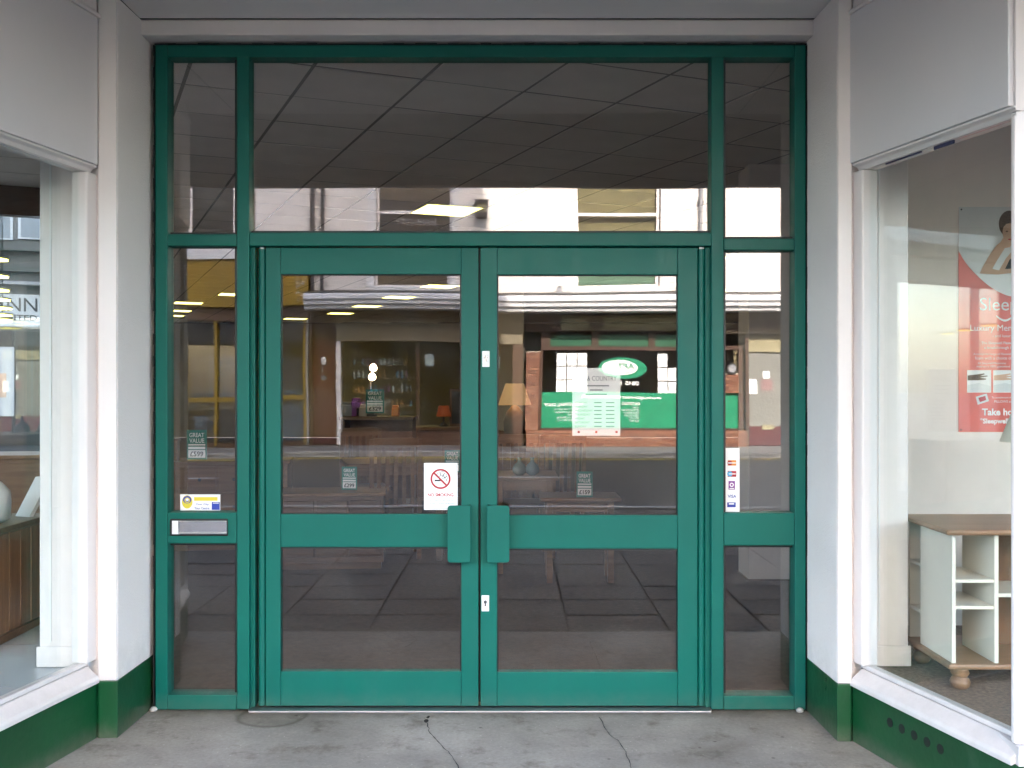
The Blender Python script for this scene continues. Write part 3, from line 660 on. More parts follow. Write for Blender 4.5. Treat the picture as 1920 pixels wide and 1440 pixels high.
text('card_logo', 'VISA', PX(1380.5, yb) - PX(1364.5, yb), .0145, (PX(1364.5, yb), yb, PZ(933.5, yb)), 'ink_blue', cc, bold=.02)
quad('card_logo', 1363.5, 1379.5, 942, 951, yb, 'ink_blue', cc, .0002); quad('logo_text', 1366.5, 1376.5, 943.5, 946, yb - .0005, 'ink_white', cc, .0002)

hy = GY + .012
oh = thing('opening_hours_notice', (PX(1118, hy), hy, PZ(817, hy)), 'white sheet of opening hours taped inside the right door glass', 'notice')
quad('sheet', 1073, 1163, 690, 817, hy + .001, 'paper', oh)
hb = hy - .0012
text('heading', '& COUNTRY', .135, .022, (PX(1101, hb), hb, PZ(714, hb)), 'ink_grey', oh)
for k, wd in enumerate((.12, .06, .10)): quad('line', 1118 - wd * 200, 1118 + wd * 200, 722 + 8 * k, 724.5 + 8 * k, hb, 'ink_grey', oh, .0002)
for k, dname in enumerate(('MONDAY', 'TUESDAY', 'WEDNESDAY', 'THURSDAY', 'FRIDAY', 'SATURDAY', 'SUNDAY')):
    yy = 757 + 7.4 * k
    text('day', dname, None, .0095, (PX(1078, hb), hb, PZ(yy, hb)), 'ink_grey', oh)
    quad('hours', 1114, 1128, yy - 3, yy - 1, hb, 'ink_grey', oh, .0002); quad('hours', 1136, 1152, yy - 3, yy - 1, hb, 'ink_grey', oh, .0002)
for x in (1085, 1118, 1156): quad('mark', x - 2, x + 2, 808, 812, hb, 'ink_red', oh, .0002)

# crumbs of plaster by the feet of the frame
for (x, y) in ((288, 1334), (1500, 1336)):
    p = GP(x, y); mb = MB()
    mb.lathe([(.004, 0), (.016, .004), (.018, .012), (.010, .020), (.002, .022)], (p[0], p[1], .0), 10)
    tag(mb.build('plaster_crumb', 'plaster'), 'pale crumb of plaster on the lobby floor by the frame foot', 'debris', 'plaster crumbs at the frame feet')
# --SECTION2--
# ------------------------------------------------------------------ right display: cabinet, lamp, poster
FZ = .265
cab = thing('media_cabinet', (2.25, 4.25, FZ), 'cream open cabinet with pine top and bun feet in display', 'cabinet')
cx0, cx1, cy0, cy1 = 1.745, 2.75, 4.02, 4.46; zt, zb = .905, FZ + .085
# plinth board, top, panels, shelves
B(cx0 - .02, cx1 + .02, cy0 - .02, cy1 + .02, zb, zb + .022).build('base_board', 'cab_top', cab, bevel=.008)
B(cx0 - .035, cx1 + .035, cy0 - .035, cy1 + .03, zt - .022, zt).build('top', 'cab_top', cab, bevel=.010)
b0, b1 = zb + .0225, zt - .0225
B(cx0, cx0 + .016, cy0, cy1 - .13, b0, b1).build('side_panel', 'cream_paint', cab, bevel=.001)
B(cx0 + .017, cx0 + .135, cy1 - .146, cy1 - .131, b0, b1).build('inner_panel', 'cream_paint', cab)
B(cx0 + .120, cx0 + .136, cy1 - .130, cy1, b0, b1).build('rear_panel', 'cream_paint', cab)
B(cx0, cx0 + .119, cy1 - .016, cy1, b0, b1).build('rear_panel', 'cream_paint', cab)
for z in (.50, .70): B(cx0 + .001, cx0 + .119, cy1 - .1305, cy1 - .017, z, z + .014).build('shelf', 'cream_paint', cab)
B(cx0 + .170, cx0 + .186, cy0 + .002, cy1 - .15, b0, b1).build('divider', 'cream_paint', cab)
for z in (.585, .690): B(cx0 + .017, cx0 + .169, cy0 + .006, cy1 - .15, z, z + .013).build('shelf', 'cream_paint', cab)
B(cx0 + .187, cx1 - .017, cy0 + .03, cy1 - .15, .628, .643).build('shelf', 'cream_paint', cab)
B(cx0 + .187, cx1 - .017, cy1 - .148, cy1 - .140, b0, b1).build('back_panel', 'cab_back', cab)
B(cx1 - .016, cx1, cy0, cy1 - .13, b0, b1).build('side_panel', 'cream_paint', cab)
for x in (cx0 + .045, cx1 - .045):
    for y in (cy0 + .03, cy1 - .03):
        MB().lathe([(.026, 0), (.036, .010), (.040, .026), (.033, .042), (.026, .047), (.030, .053), (.036, .062), (.032, .074), (.040, .084)], (x, y, FZ), 20).build('bun_foot', 'cab_top', cab)
lamp = thing('table_lamp', (2.225, 4.27, zt), 'table lamp with plain white cone shade on the cream cabinet', 'lamp')
MB().lathe([(.06, 0), (.06, .015), (.02, .03), (.035, .09), (.02, .15), (.008, .16), (.008, .36)], (2.225, 4.27, zt), 20).build('base', 'ceramic', lamp)
MB().lathe([(.155, .33), (.065, .57), (.062, .57), (.152, .33)], (2.225, 4.27, zt), 28, False).build('shade', 'shade', lamp)
po = thing('mattress_poster', (2.50, 5.10, 1.20), 'tall red and grey mattress advertising poster pinned to cream wall', 'poster')
pY = 5.098
def q2(name, x0, x1, y0, y1, m, d): return B(PX(x0, pY), PX(x1, pY), pY - d - .0006, pY - d, PZ(y1, pY), PZ(y0, pY)).build(name, m, po)
q2('sheet', 1797, 2030, 388, 810, 'poster_red', 0)
# pale picture area with a curved lower edge
def poly(name, pts, m, d): return MB().add([(PX(x, pY), pY - d, PZ(y, pY)) for x, y in pts], [list(range(len(pts)))]).build(name, m, po, fix=False)
arc = [(1797 + t * 9.3, 0) for t in range(26)]
def arcy(x): u = (x - 1797) / 116; return 470 + 88 * math.sin(min(max(u, 0), 2) / 2 * math.pi) ** .8 if 0 <= u <= 2 else 470
poly('picture', [(1797, 388)] + [(x, arcy(x)) for x, _ in arc] + [(2029.5, 388)], 'poster_grey', .0012)
poly('mattress', [(1830, 512), (1850, 516), (1880, 513), (1915, 518), (1990, 512)] + [(x, arcy(x)) for x in range(1990, 1832, -8)], 'ink_white', .0020)
poly('figure_body', [(1872, 508), (1886, 484), (1898, 470), (1925, 460), (1965, 474), (1990, 508), (1930, 513)], 'skin', .0026)
poly('figure_top', [(1884, 504), (1893, 486), (1908, 478), (1935, 498), (1925, 510)], 'ink_black', .0030)
poly('figure_arm', [(1836, 513), (1842, 500), (1856, 476), (1868, 460), (1878, 452), (1886, 458), (1882, 468), (1868, 490), (1860, 504), (1872, 507), (1900, 503), (1905, 511), (1870, 515)], 'skin', .0034)
disc2 = lambda cx, cy, rx, ry, m, nm, d: poly(nm, [(cx + rx * math.cos(2 * math.pi * i / 28), cy + ry * math.sin(2 * math.pi * i / 28)) for i in range(28)], m, d)
disc2(1892, 420, 20, 25, 'hair', 'figure_hair', .0038); disc2(1893, 436, 14, 21, 'skin', 'figure_face', .0042)
poly('figure_fringe', [(1877, 430), (1880, 414), (1892, 406), (1907, 414), (1909, 428), (1900, 418), (1886, 420)], 'hair', .0046)
for ex in (1887, 1899): disc2(ex, 434, 2.2, 1.1, 'hair', 'figure_eye', .0047)
disc2(1893, 449, 4.0, 1.3, 'ink_red', 'figure_mouth', .0047)
poly('figure_hand', [(1874, 456), (1880, 446), (1890, 452), (1898, 456), (1892, 464), (1880, 466)], 'skin', .0049)
pd = pY - .0016
def ptxt(s, x, y, hpx, m='ink_white', bold=0, w_=None, name='line'): return text(name, s, w_, hpx * pY / F, (PX(x, pY), pd, PZ(y, pY)), m, po, bold=bold)
ptxt('Sleepwell', 1837, 590, 32, name='heading')
poly('smile', [(1868 + t * 3.2, 594 + 9 * math.sin(t / 10 * math.pi)) for t in range(11)] + [(1868 + t * 3.2, 591 + 8 * math.sin(t / 10 * math.pi)) for t in range(10, -1, -1)], 'ink_white', .0018)
ptxt('Luxury Memory Foam', 1819, 624, 15); ptxt('- and luxury value', 1861, 634, 7)
ptxt('The Sleepwell Flexwell', 1840, 647, 6.5, bold=.01); ptxt('a breakthrough in memory', 1845, 656, 7, bold=.01)
ptxt('A complete range of Flexwell', 1825, 667, 5.5); ptxt('foam with a choice of', 1828, 674, 5.5); ptxt('All Sleepwell Mattresses', 1833, 684, 5); ptxt('mattress is 100% guaranteed', 1831, 690, 5)
for x0 in (1813, 1862, 1911):
    q2('inset_picture', x0, x0 + 45, 694, 736, 'ink_white', .0012)
    poly('inset_hand', [(x0 + 1, 704), (x0 + 18, 702), (x0 + 32, 700), (x0 + 33, 702), (x0 + 24, 705), (x0 + 38, 704), (x0 + 38, 706), (x0 + 24, 708), (x0 + 36, 710), (x0 + 35, 712), (x0 + 20, 713), (x0 + 1, 713)], 'hair' if x0 < 1850 else 'skin', .0022)
    poly('inset_bedding', [(x0 + 1, 722), (x0 + 22, 718), (x0 + 44, 724), (x0 + 44, 735), (x0 + 1, 735)], 'poster_grey', .0022)
poly('card_picture', [(1829, 744), (1850, 738), (1854, 752), (1833, 759)], 'poster_grey', .0014)
poly('card_centre', [(1834, 746), (1847, 742), (1849, 750), (1837, 754)], 'ink_red', .0020)
ptxt('To complement the range', 1859, 748, 4.5); ptxt('PILLOWS available', 1864, 755, 4.5)
ptxt('Take home', 1841, 779, 13, bold=.03, name='heading'); ptxt('*Sleepwell', 1837, 797, 13, bold=.03, name='heading')
for x, y in ((1802, 393), (1801, 806)): disc2(x, y, 1.6, 1.6, 'ink_black', 'pin', .004)

# ------------------------------------------------------------------ left display: oak chest and what stands on it
oc = thing('oak_chest', (-2.85, 4.85, .272), 'low oak chest of vertical boards on the pale display floor', 'chest')
x0, x1, y0, y1 = -3.25, -2.375, 4.55, 5.20; z0, z1 = .272, .815
B(x0, x1, y0, y1, z0 + .04, z1 - .03).build('carcass', 'wood_v', oc, bevel=.003)
B(x0 - .02, x1 + .02, y0 - .02, y1 + .02, z1 - .029, z1).build('top', 'wood', oc, bevel=.006)
B(x0 - .01, x1 + .01, y0 - .01, y1 + .01, z0, z0 + .039).build('plinth', 'wood', oc, bevel=.004)
for k in range(6):
    a = y0 + .01 + k * .107; B(x1 + .0005, x1 + .010, a, a + .100, z0 + .045, z1 - .035).build('board', 'wood_v', oc, bevel=.002)
for k in range(7):
    a = x0 + .01 + k * .123; B(a, a + .116, y0 - .010, y0 - .0005, z0 + .045, z1 - .035).build('board', 'wood_v', oc, bevel=.002)
wv = thing('white_bottle_vase', (-2.50, 4.86, z1), 'white bottle-shaped vase on the oak chest', 'vase')
MB().lathe([(.05, 0), (.085, .02), (.09, .10), (.085, .15), (.05, .19), (.022, .205), (.018, .27), (.022, .28)], (-2.50, 4.86, z1), 24).build('body', 'white_plastic', wv)
pf = thing('leaning_white_frame', (-2.46, 5.15, z1), 'white picture frame leaning back on the oak chest', 'picture frame')
MB().add([(-2.50, 5.10, z1), (-2.41, 5.06, z1), (-2.35, 5.15, z1 + .19), (-2.44, 5.19, z1 + .19), (-2.49, 5.12, z1), (-2.40, 5.08, z1), (-2.34, 5.17, z1 + .19), (-2.43, 5.21, z1 + .19)], [[0, 1, 2, 3], [7, 6, 5, 4], [0, 4, 5, 1], [1, 5, 6, 2], [2, 6, 7, 3], [3, 7, 4, 0]]).build('frame', 'white_plastic', pf)
lab_b = 'slim hung fitting invented for the yellow light strips above the oak chest'
pb = None  # hung fittings invented where only yellow strips of light show
for k, (x, y, D) in enumerate(((-10, 485, 5.70), (-8, 517, 6.05), (-5, 543, 6.45), (-2, 561, 6.85), (2, 577, 7.25), (4, 590, 7.65), (5, 599, 7.95))):
    if pb is None:
        pb = thing('invented_light_strip', (0, 0, 0), lab_b, 'batten light', 'invented light strips over the left display')
        B(-.05, .05, -.05, .05, -.012, 0).build('tube_diffuser', 'light', pb, world=False)
        B(-.055, .055, -.055, .055, .001, .012).build('housing', 'white_plastic', pb, world=False)
        MB().tube((0, 0, .012), (0, 0, .75), .002, n=6).build('hanger', 'pipe', pb, world=False); o = pb
    else: o = copy_tree(pb)
    o.location = (PX(x, D), D, PZ(y, D)); o.rotation_euler = (0, 0, R(-5))

# ------------------------------------------------------------------ furniture of the sales floor
def price_card(x, y, D, wd, hg, price, label, rz=0):
    r = thing('price_card', (PX(x, D), D, PZ(y, D)), label, 'price card', None)
    B(-wd / 2, wd / 2, -.001, .001, 0, hg).build('card', 'teal_card', r, world=False)
    bx = lambda a, b, c, d, m, nm: B(a * wd, b * wd, -.0022, -.0012, c * hg, d * hg).build(nm, m, r, world=False)
    bx(-.42, .42, .48, .53, 'ink_white', 'rule'); bx(-.42, .42, .36, .44, 'ink_white', 'rule'); bx(-.42, .42, .07, .33, 'ink_white', 'price_box')
    L = r.location.copy()
    text('heading', 'GREAT', wd * .74, hg * .15, (L.x - wd * .37, L.y - .0018, L.z + hg * .76), 'ink_white', r, bold=.02)
    text('heading', 'VALUE', wd * .74, hg * .15, (L.x - wd * .37, L.y - .0018, L.z + hg * .57), 'ink_white', r, bold=.02)
    text('price', price, wd * .66, hg * .17, (L.x - wd * .33, L.y - .0034, L.z + hg * .11), 'ink_black', r, bold=.02)
    MB().add([(-wd * .3, .002, hg * .8), (wd * .3, .002, hg * .8), (wd * .3, .08, 0), (-wd * .3, .08, 0), (-wd * .3, .004, hg * .8), (wd * .3, .004, hg * .8), (wd * .3, .083, 0), (-wd * .3, .083, 0)], [[0, 1, 2, 3], [7, 6, 5, 4], [0, 4, 5, 1], [2, 6, 7, 3]]).build('strut', 'teal_card', r, world=False)
    r.rotation_euler = (0, 0, rz)
    return r
# sideboard behind the left sidelight
sbd = thing('oak_sideboard', (-2.75, 8.5, 0), 'oak sideboard of drawers with dark knobs behind the left sidelight', 'sideboard', rz=R(8))
sw = .85
B(-sw, sw, 0, .45, .08, .80).build('carcass', 'wood', sbd, world=False, bevel=.004)
B(-sw - .02, sw + .02, -.03, .47, .801, .83).build('top', 'wood', sbd, world=False, bevel=.006)
for sx in (-1, 1):
    for yy in (.04, .38): B(sx * (sw - .03) - .025, sx * (sw - .03) + .025, yy - .025, yy + .025, 0, .079).build('leg', 'wood', sbd, world=False)
for c in range(3):
    for k in range(3):
        a = -sw + .03 + c * .55; z = .11 + k * .23
        dr_ = B(a, a + .53, -.014, -.001, z, z + .215).build('drawer', 'wood', sbd, world=False, bevel=.004)
        for kx in (.13, .40): MB().tube((a + kx, -.015, z + .107), (a + kx, -.035, z + .107), .010, .014, 12).build('knob', 'pipe', dr_, world=False)
price_card(369, 862, 8.55, .17, .25, '\u00a3599', 'teal great value card priced 599 pounds on the oak sideboard')
bxs = thing('wooden_box', (-2.93, 8.62, .83), 'small wooden box beside the price card on the oak sideboard', 'box', rz=R(8))
B(-.09, .09, -.07, .07, 0, .16).build('body', 'wood', bxs, world=False, bevel=.003); B(-.095, .095, -.075, .075, .161, .185).build('lid', 'wood', bxs, world=False, bevel=.003)
# chair prototype
def make_chair():
    r = thing('dining_chair', (0, 0, 0), '', 'chair', 'slat-back oak dining chairs')
    B(-.22, .22, -.20, .22, .43, .47).build('seat', 'wood_dark', r, world=False, bevel=.008)
    for sx in (-1, 1):
        B(sx * .20 - .02, sx * .20 + .02, -.19, -.15, 0, .429).build('leg', 'wood', r, world=False, bevel=.004)
        MB().add([(sx * .20 - .018, .18, 0), (sx * .20 + .018, .18, 0), (sx * .20 + .018, .22, 0), (sx * .20 - .018, .22, 0), (sx * .20 - .018, .221, .47), (sx * .20 + .018, .221, .47), (sx * .20 + .018, .255, .47), (sx * .20 - .018, .255, .47), (sx * .20 - .016, .29, 1.02), (sx * .20 + .016, .29, 1.02), (sx * .20 + .016, .315, 1.02), (sx * .20 - .016, .315, 1.02)],
                 [[0, 3, 2, 1]] + [[a, b, b + 4, a + 4] for a, b in ((0, 1), (1, 2), (2, 3))] + [[3, 0, 4, 7]] + [[a, b, b + 4, a + 4] for a, b in ((4, 5), (5, 6), (6, 7))] + [[7, 4, 8, 11], [8, 9, 10, 11]]).build('back_post', 'wood', r, world=False)
        B(sx * .20 - .012, sx * .20 + .012, -.148, .178, .20, .235).build('stretcher', 'wood', r, world=False)
    MB().add([(-.183, .285, .95), (.183, .285, .95), (.183, .292, 1.03), (-.183, .292, 1.03), (-.183, .308, .95), (.183, .308, .95), (.183, .315, 1.03), (-.183, .315, 1.03)], [[0, 1, 2, 3], [7, 6, 5, 4], [0, 4, 5, 1], [1, 5, 6, 2], [2, 6, 7, 3], [3, 7, 4, 0]]).build('top_rail', 'wood', r, world=False)
    for k in range(5):
        x = -.14 + .07 * k
        MB().add([(x - .016, .238, .475), (x + .016, .238, .475), (x + .016, .286, .949), (x - .016, .286, .949), (x - .016, .25, .475), (x + .016, .25, .475), (x + .016, .298, .949), (x - .016, .298, .949)], [[0, 1, 2, 3], [7, 6, 5, 4], [0, 4, 5, 1], [1, 5, 6, 2], [2, 6, 7, 3], [3, 7, 4, 0]]).build('slat', 'wood', r, world=False)
    return r
def table(name, loc, wd, dp, hg, label, leg=.05, rz=0, m='wood', inset=.04):
    r = thing(name, loc, label, 'table', rz=rz)
    B(-wd / 2, wd / 2, -dp / 2, dp / 2, hg - .03, hg).build('top', m, r, world=False, bevel=.006)
    ap = MB(); a, b = wd / 2 - inset - leg / 2, dp / 2 - inset - leg / 2
    ap.box(-a + leg / 2, a - leg / 2, -b - .01, -b + .01, hg - .11, hg - .031).box(-a + leg / 2, a - leg / 2, b - .01, b + .01, hg - .11, hg - .031).box(-a - .01, -a + .01, -b + leg / 2, b - leg / 2, hg - .11, hg - .031).box(a - .01, a + .01, -b + leg / 2, b - leg / 2, hg - .11, hg - .031)
    ap.build('apron', m, r, world=False)
    for sx in (-1, 1):
        for sy in (-1, 1): MB().box(sx * a - leg / 2, sx * a + leg / 2, sy * b - leg / 2, sy * b + leg / 2, 0, hg - .031).build('leg', m, r, world=False, bevel=.004)
    return r
table('dining_table', (-1.0, 9.5, 0), 1.15, .85, .77, 'oak dining table with slat-back chairs behind the left door leaf', rz=R(14))
ch = make_chair()
spots = [((-1.02, 8.75), 190, 'slat-back oak chair tucked at the near side of the dining table'), ((-.40, 9.7), 285, 'slat-back oak chair at the right end of the dining table'),
         ((-1.45, 10.1), 20, 'slat-back oak chair on the far side of the dining table'), ((.12, 8.75), 10, 'slat-back oak chair behind the pair of vases'), ((.40, 9.35), 190, 'slat-back oak chair behind the small lamp table')]
for i, (p, a, lb) in enumerate(spots):
    o = ch if i == 0 else copy_tree(ch)
    o.location = (p[0], p[1], 0); o.rotation_euler = (0, 0, R(a)); o['label'] = lb
bk = thing('blanket_chest', (-1.45, 8.3, 0), 'low oak blanket chest with a price card behind the left door leaf', 'chest', rz=R(6))
B(-.42, .40, -.22, .22, .05, .585).build('carcass', 'wood_dark', bk, world=False, bevel=.004); B(-.44, .42, -.24, .24, .586, .612).build('lid', 'wood', bk, world=False, bevel=.006); B(-.40, .38, -.20, .20, 0, .049).build('plinth', 'wood_dark', bk, world=False)
for k in range(3): B(-.40 + k * .265, -.15 + k * .265, -.232, -.2205, .10, .55).build('panel', 'wood_dark', bk, world=False, bevel=.006)
price_card(655, 918.5, 8.27, .13, .19, '\u00a3299', 'teal great value card leaning on the low blanket chest', R(-8))
table('vase_table', (.10, 8.15, 0), .52, .60, .76, 'oak table carrying two small glazed vases')
for x, m_, lb in ((974, 'ceramic2', 'squat green-grey glazed vase on the oak table'), (998, 'ceramic', 'squat blue-grey glazed vase on the oak table')):
    v = thing('glazed_vase', (PX(x, 8.0), 8.0, .76), lb, 'vase')
    MB().lathe([(.025, 0), (.05, .02), (.058, .05), (.042, .085), (.016, .105), (.014, .13), (.02, .14)], (PX(x, 8.0), 8.0, .76), 24).build('body', m_, v)
table('lamp_table', (PX(1086, 7.65), 7.68, 0), .60, .42, .64, 'small oak lamp table with a price card on it', leg=.045, inset=.05)
price_card(1096, 932, 7.52, .12, .19, '\u00a3159', 'teal great value card priced 159 pounds on the lamp table', R(-6))
table('hall_table', (PX(848, 8.6), 8.65, 0), .34, .4, .73, 'narrow oak hall table behind the no smoking notice', m='wood_dark')
price_card(848, 886, 8.52, .13, .19, '\u00a3199', 'teal great value card on the narrow hall table', R(4))
# bookcase / console further in, with things on it
bc = thing('oak_console', (-1.48, 11.0, 0), 'oak console unit with open bays and ornaments deep in the shop', 'console')
for a in ((-1.86, -1.82, 11, 11.4, 0, 1.09), (-1.12, -1.08, 11, 11.4, 0, 1.09)): B(*a).build('side_panel', 'wood', bc)
B(-1.88, -1.06, 10.98, 11.42, 1.091, 1.125).build('top', 'wood', bc, bevel=.005)
for z in (.12, .55): B(-1.819, -1.121, 11.01, 11.39, z, z + .025).build('shelf', 'wood', bc)
B(-1.819, -1.121, 11.395, 11.41, .0, 1.09).build('back_panel', 'cab_back', bc)
price_card(703, 775, 10.99, .20, .26, '\u00a3329', 'teal great value card standing on the oak console')
bl = thing('twin_bulb_lamp', (-1.56, 11.18, 1.125), 'small lamp with two bright bare bulbs on the oak console', 'lamp')
MB().lathe([(.07, 0), (.07, .02), (.012, .04), (.010, .44)], (-1.56, 11.18, 1.125), 16).build('stem', 'pipe', bl)
for x, z in ((700, 690), (698, 707)):
    MB().lathe([(.004, -.04), (.034, -.025), (.042, 0), (.030, .03), (.012, .045)], (PX(x, 11.12), 11.12, PZ(z, 11.12)), 16).build('bulb', 'bulb', bl)
for k, (x, wd, hg, m_) in enumerate(((652, .12, .16, 'ink_grey'), (668, .10, .20, 'ink_purple'), (678, .12, .13, 'int_wall'), (742, .08, .12, 'ink_orange'))):
    o = thing('ornament_box', (PX(x, 11.15), 11.15, 1.125), ['grey', 'purple', 'cream', 'orange'][k] + ' boxed ornament standing on the oak console', 'ornament')
    B(-wd / 2, wd / 2, -.06, .06, 0, hg * .8).build('body', m_, o, world=False, bevel=.01); B(-wd / 2.4, wd / 2.4, -.05, .05, hg * .8, hg).build('lid', m_, o, world=False, bevel=.01)
# counter
ct = thing('shop_counter', (-.85, 12.0, 0), 'pale wooden shop counter deep in the shop', 'counter')
B(-1.35, -.30, 12, 12.6, .1, .93).build('front_panel', 'wood', ct); B(-1.4, -.25, 11.96, 12.64, .931, .97).build('top', 'cab_top', ct, bevel=.006); B(-1.30, -.35, 12.04, 12.6, 0, .099).build('plinth', 'wood_dark', ct)
for k in range(4): B(-1.33 + k * .255, -1.33 + k * .255 + .24, 11.985, 11.999, .14, .90).build('panel', 'wood', ct, bevel=.004)
ol = thing('amber_lamp', (PX(832, 12.2), 12.2, .97), 'small amber lamp on the shop counter', 'lamp')
MB().lathe([(.06, 0), (.05, .02), (.012, .05), (.012, .14)], (PX(832, 12.2), 12.2, .97), 16).build('base', 'pipe', ol)
M['amber'] = emis('lit_amber_shade', (.45, .10, .03), .010)
MB().lathe([(.09, .12), (.06, .25), (.058, .25), (.088, .12)], (PX(832, 12.2), 12.2, .97), 20, False).build('shade', 'amber', ol)
mir = thing('framed_mirror', (PX(862, 12.25), 12.25, .97), 'framed mirror leaning on the shop counter', 'mirror')
B(PX(843, 12.25), PX(882, 12.25), 12.26, 12.28, .97, 1.42).build('frame', 'wood', mir); B(PX(847, 12.25), PX(878, 12.25), 12.254, 12.259, 1.0, 1.39).build('plate', 'pipe', mir)
# pillar, lamp chest and table lamp beyond the right leaf
pl = thing('interior_pillar', (.0, 12.0, 0), 'tan square pillar standing behind the lit table lamp', 'pillar')
B(-.16, .14, 12.0, 12.3, 0, 3.14).build('shaft', 'int_wall', pl); B(-.18, .16, 11.98, 12.32, 0, .15).build('plinth', 'wood_dark', pl)
lc = thing('lamp_chest', (0.03, 9.5, 0), 'dark oak bedside chest carrying the lit table lamp', 'chest')
B(-.22, .27, 9.3, 9.7, .05, .93).build('carcass', 'wood_dark', lc, bevel=.004); B(-.24, .29, 9.28, 9.72, .931, .955).build('top', 'wood_dark', lc, bevel=.004); B(-.20, .25, 9.33, 9.68, 0, .049).build('plinth', 'wood_dark', lc)
for z in (.10, .38, .66):
    dw = B(-.19, .24, 9.285, 9.299, z, z + .25).build('drawer', 'wood', lc, bevel=.003); MB().tube((.025, 9.284, z + .125), (.025, 9.265, z + .125), .012, n=10).build('knob', 'pipe', dw)
tl = thing('table_lamp', (PX(965, 9.4), 9.42, .955), 'lit table lamp with cream cone shade on the dark oak chest', 'lamp')
c = (PX(965, 9.4), 9.42, .955)
MB().lathe([(.07, 0), (.075, .02), (.10, .09), (.105, .17), (.08, .26), (.03, .32), (.012, .34), (.012, .40)], c, 24).build('base', 'tan_sign', tl)
MB().lathe([(.155, .33), (.085, .53), (.083, .53), (.153, .33)], c, 28, False).build('shade', 'shade_lit', tl)
MB().lathe([(.005, .36), (.025, .38), (.03, .42), (.015, .45)], c, 14).build('bulb', 'bulb', tl)
pc = thing('plain_column', (PX(1447, 7.65), 7.7, 0), 'plain white column behind the right sidelight', 'column')
B(PX(1404, 7.65), PX(1500, 7.65), 7.65, 8.0, .006, 3.14).build('shaft', 'wall_white', pc, bevel=.004); B(PX(1404, 7.65) - .01, PX(1500, 7.65) + .01, 7.64, 8.01, 0, .005).build('plinth', 'wood_dark', pc)
# back sideboard seen through the left display
rs = thing('oak_dresser', (-3.3, 7.0, 0), 'oak dresser standing behind the left display floor', 'dresser', rz=R(8))
B(-.55, .5, 0, .4, .06, .96).build('carcass', 'wood', rs, world=False); B(-.57, .52, -.02, .42, .961, .99).build('top', 'wood', rs, world=False, bevel=.005)
for k in range(3): dw = B(-.52, .47, -.012, -.001, .1 + .285 * k, .365 + .285 * k).build('drawer', 'wood', rs, world=False, bevel=.004)
for sx in (-.5, .45): B(sx - .03, sx + .03, .02, .08, 0, .059).build('leg', 'wood', rs, world=False)

# ------------------------------------------------------------------ side street seen through the left display
su = Vector((-.4147, .91)); sv = Vector((.91, .4147))
P0 = Vector((-3.45, 8.87)); P1 = Vector((-9, 6.3))
sw_ = thing('side_street_window', (-6.2, 7.6, 0), 'plate glass window onto the side street beyond the oak dresser', 'shop window')
MB().seg(P1, P0, .0, .1, 0, .35).build('stall_riser', 'green_base', sw_)
MB().seg(P1, P0, .04, .046, .351, 2.90).build('pane', 'glass_far', sw_)
MB().seg(P1, P0, -.02, .12, 2.901, 3.188).build('head_beam', 'wood_dark', sw_)
for t in (.25, .5, .75): MB().seg(P1.lerp(P0, t - .006), P1.lerp(P0, t + .006), .02, .08, .352, 2.899).build('mullion', 'gloss_white', sw_)
SD = 30.0
def SS(x, y, s=SD):            # pixel to a point on the side-street facade at distance s along su
    d = Vector(((x - 960) / F, 1)); t = s / d.dot(su); p = d * t
    return p, H + (720 - y) * t / F
def sbox(x0, x1, y0, y1, d0, d1, name, m, par):
    (a, za), (b, zb_) = SS(x0, y0), SS(x1, y1)
    a = sv * a.dot(sv) + su * SD; b = sv * b.dot(sv) + su * SD
    return MB().prism([tuple(a + su * d0), tuple(b + su * d0), tuple(b + su * d1), tuple(a + su * d1)], min(za, zb_), max(za, zb_)).build(name, m, par)
ba, _ = SS(45, 720)
ss = thing('side_street_shop', (ba.x, ba.y, 0), 'charcoal fronted shop with white sign board across the side street', 'building')
sbox(-260, 330, -150, 850, .05, 6, 'wall', 'side_wall', ss)
sbox(-260, 330, 455, 486, -.25, .049, 'canopy_band', 'charcoal_panel', ss); sbox(-260, 330, 488, 522, -.15, .049, 'stall_panel', 'charcoal_panel', ss)
sbox(-260, 330, 524, 540, -.3, .049, 'gutter_band', 'grey_wall', ss)
sgn = sbox(-180, 92, 545, 614, -.05, .049, 'sign_board', 'side_sign', ss)
a, za = SS(70, 585); a = sv * a.dot(sv) + su * (SD - .06)
text('sign_lettering', 'ANN', 1.10, .36, (a.x, a.y, za), 'dusk', ss, xd=(sv.x, sv.y, 0), bold=.0, align='R')
text('sign_lettering', 'LIMITED', .98, .15, (a.x, a.y, za - .24), 'dusk', ss, xd=(sv.x, sv.y, 0), bold=.02, align='R')
a2, z2 = SS(80, 585); a2 = sv * a2.dot(sv) + su * (SD - .06)
text('sign_lettering', 'u', None, .24, (a2.x, a2.y, z2), 'dusk', ss, xd=(sv.x, sv.y, 0))
sbox(-260, 330, 616, 850, -.02, .049, 'shop_front', 'dusk', ss)
for x0, x1 in ((-120, -40), (-34, 27), (34, 58), (62, 96)):
    wdo = sbox(x0, x1, 648, 782, -.035, -.021, 'window', 'dim' if False else 'dark_int', ss)
po2 = sbox(-10, 27, 650, 780, -.06, -.04, 'window_poster', 'side_sign', ss); sbox(-5, 12, 700, 745, -.066, -.061, 'poster_print', 'skin', ss)
for x0, x1 in ((-40, 24), (34, 84), (110, 180)):
    w_ = sbox(x0, x1, 402, 450, -.04, .049, 'upper_window', 'side_sign', ss); sbox(x0 + 5, x1 - 5, 405, 447, -.05, -.041, 'upper_pane', 'pane_grey', ss)

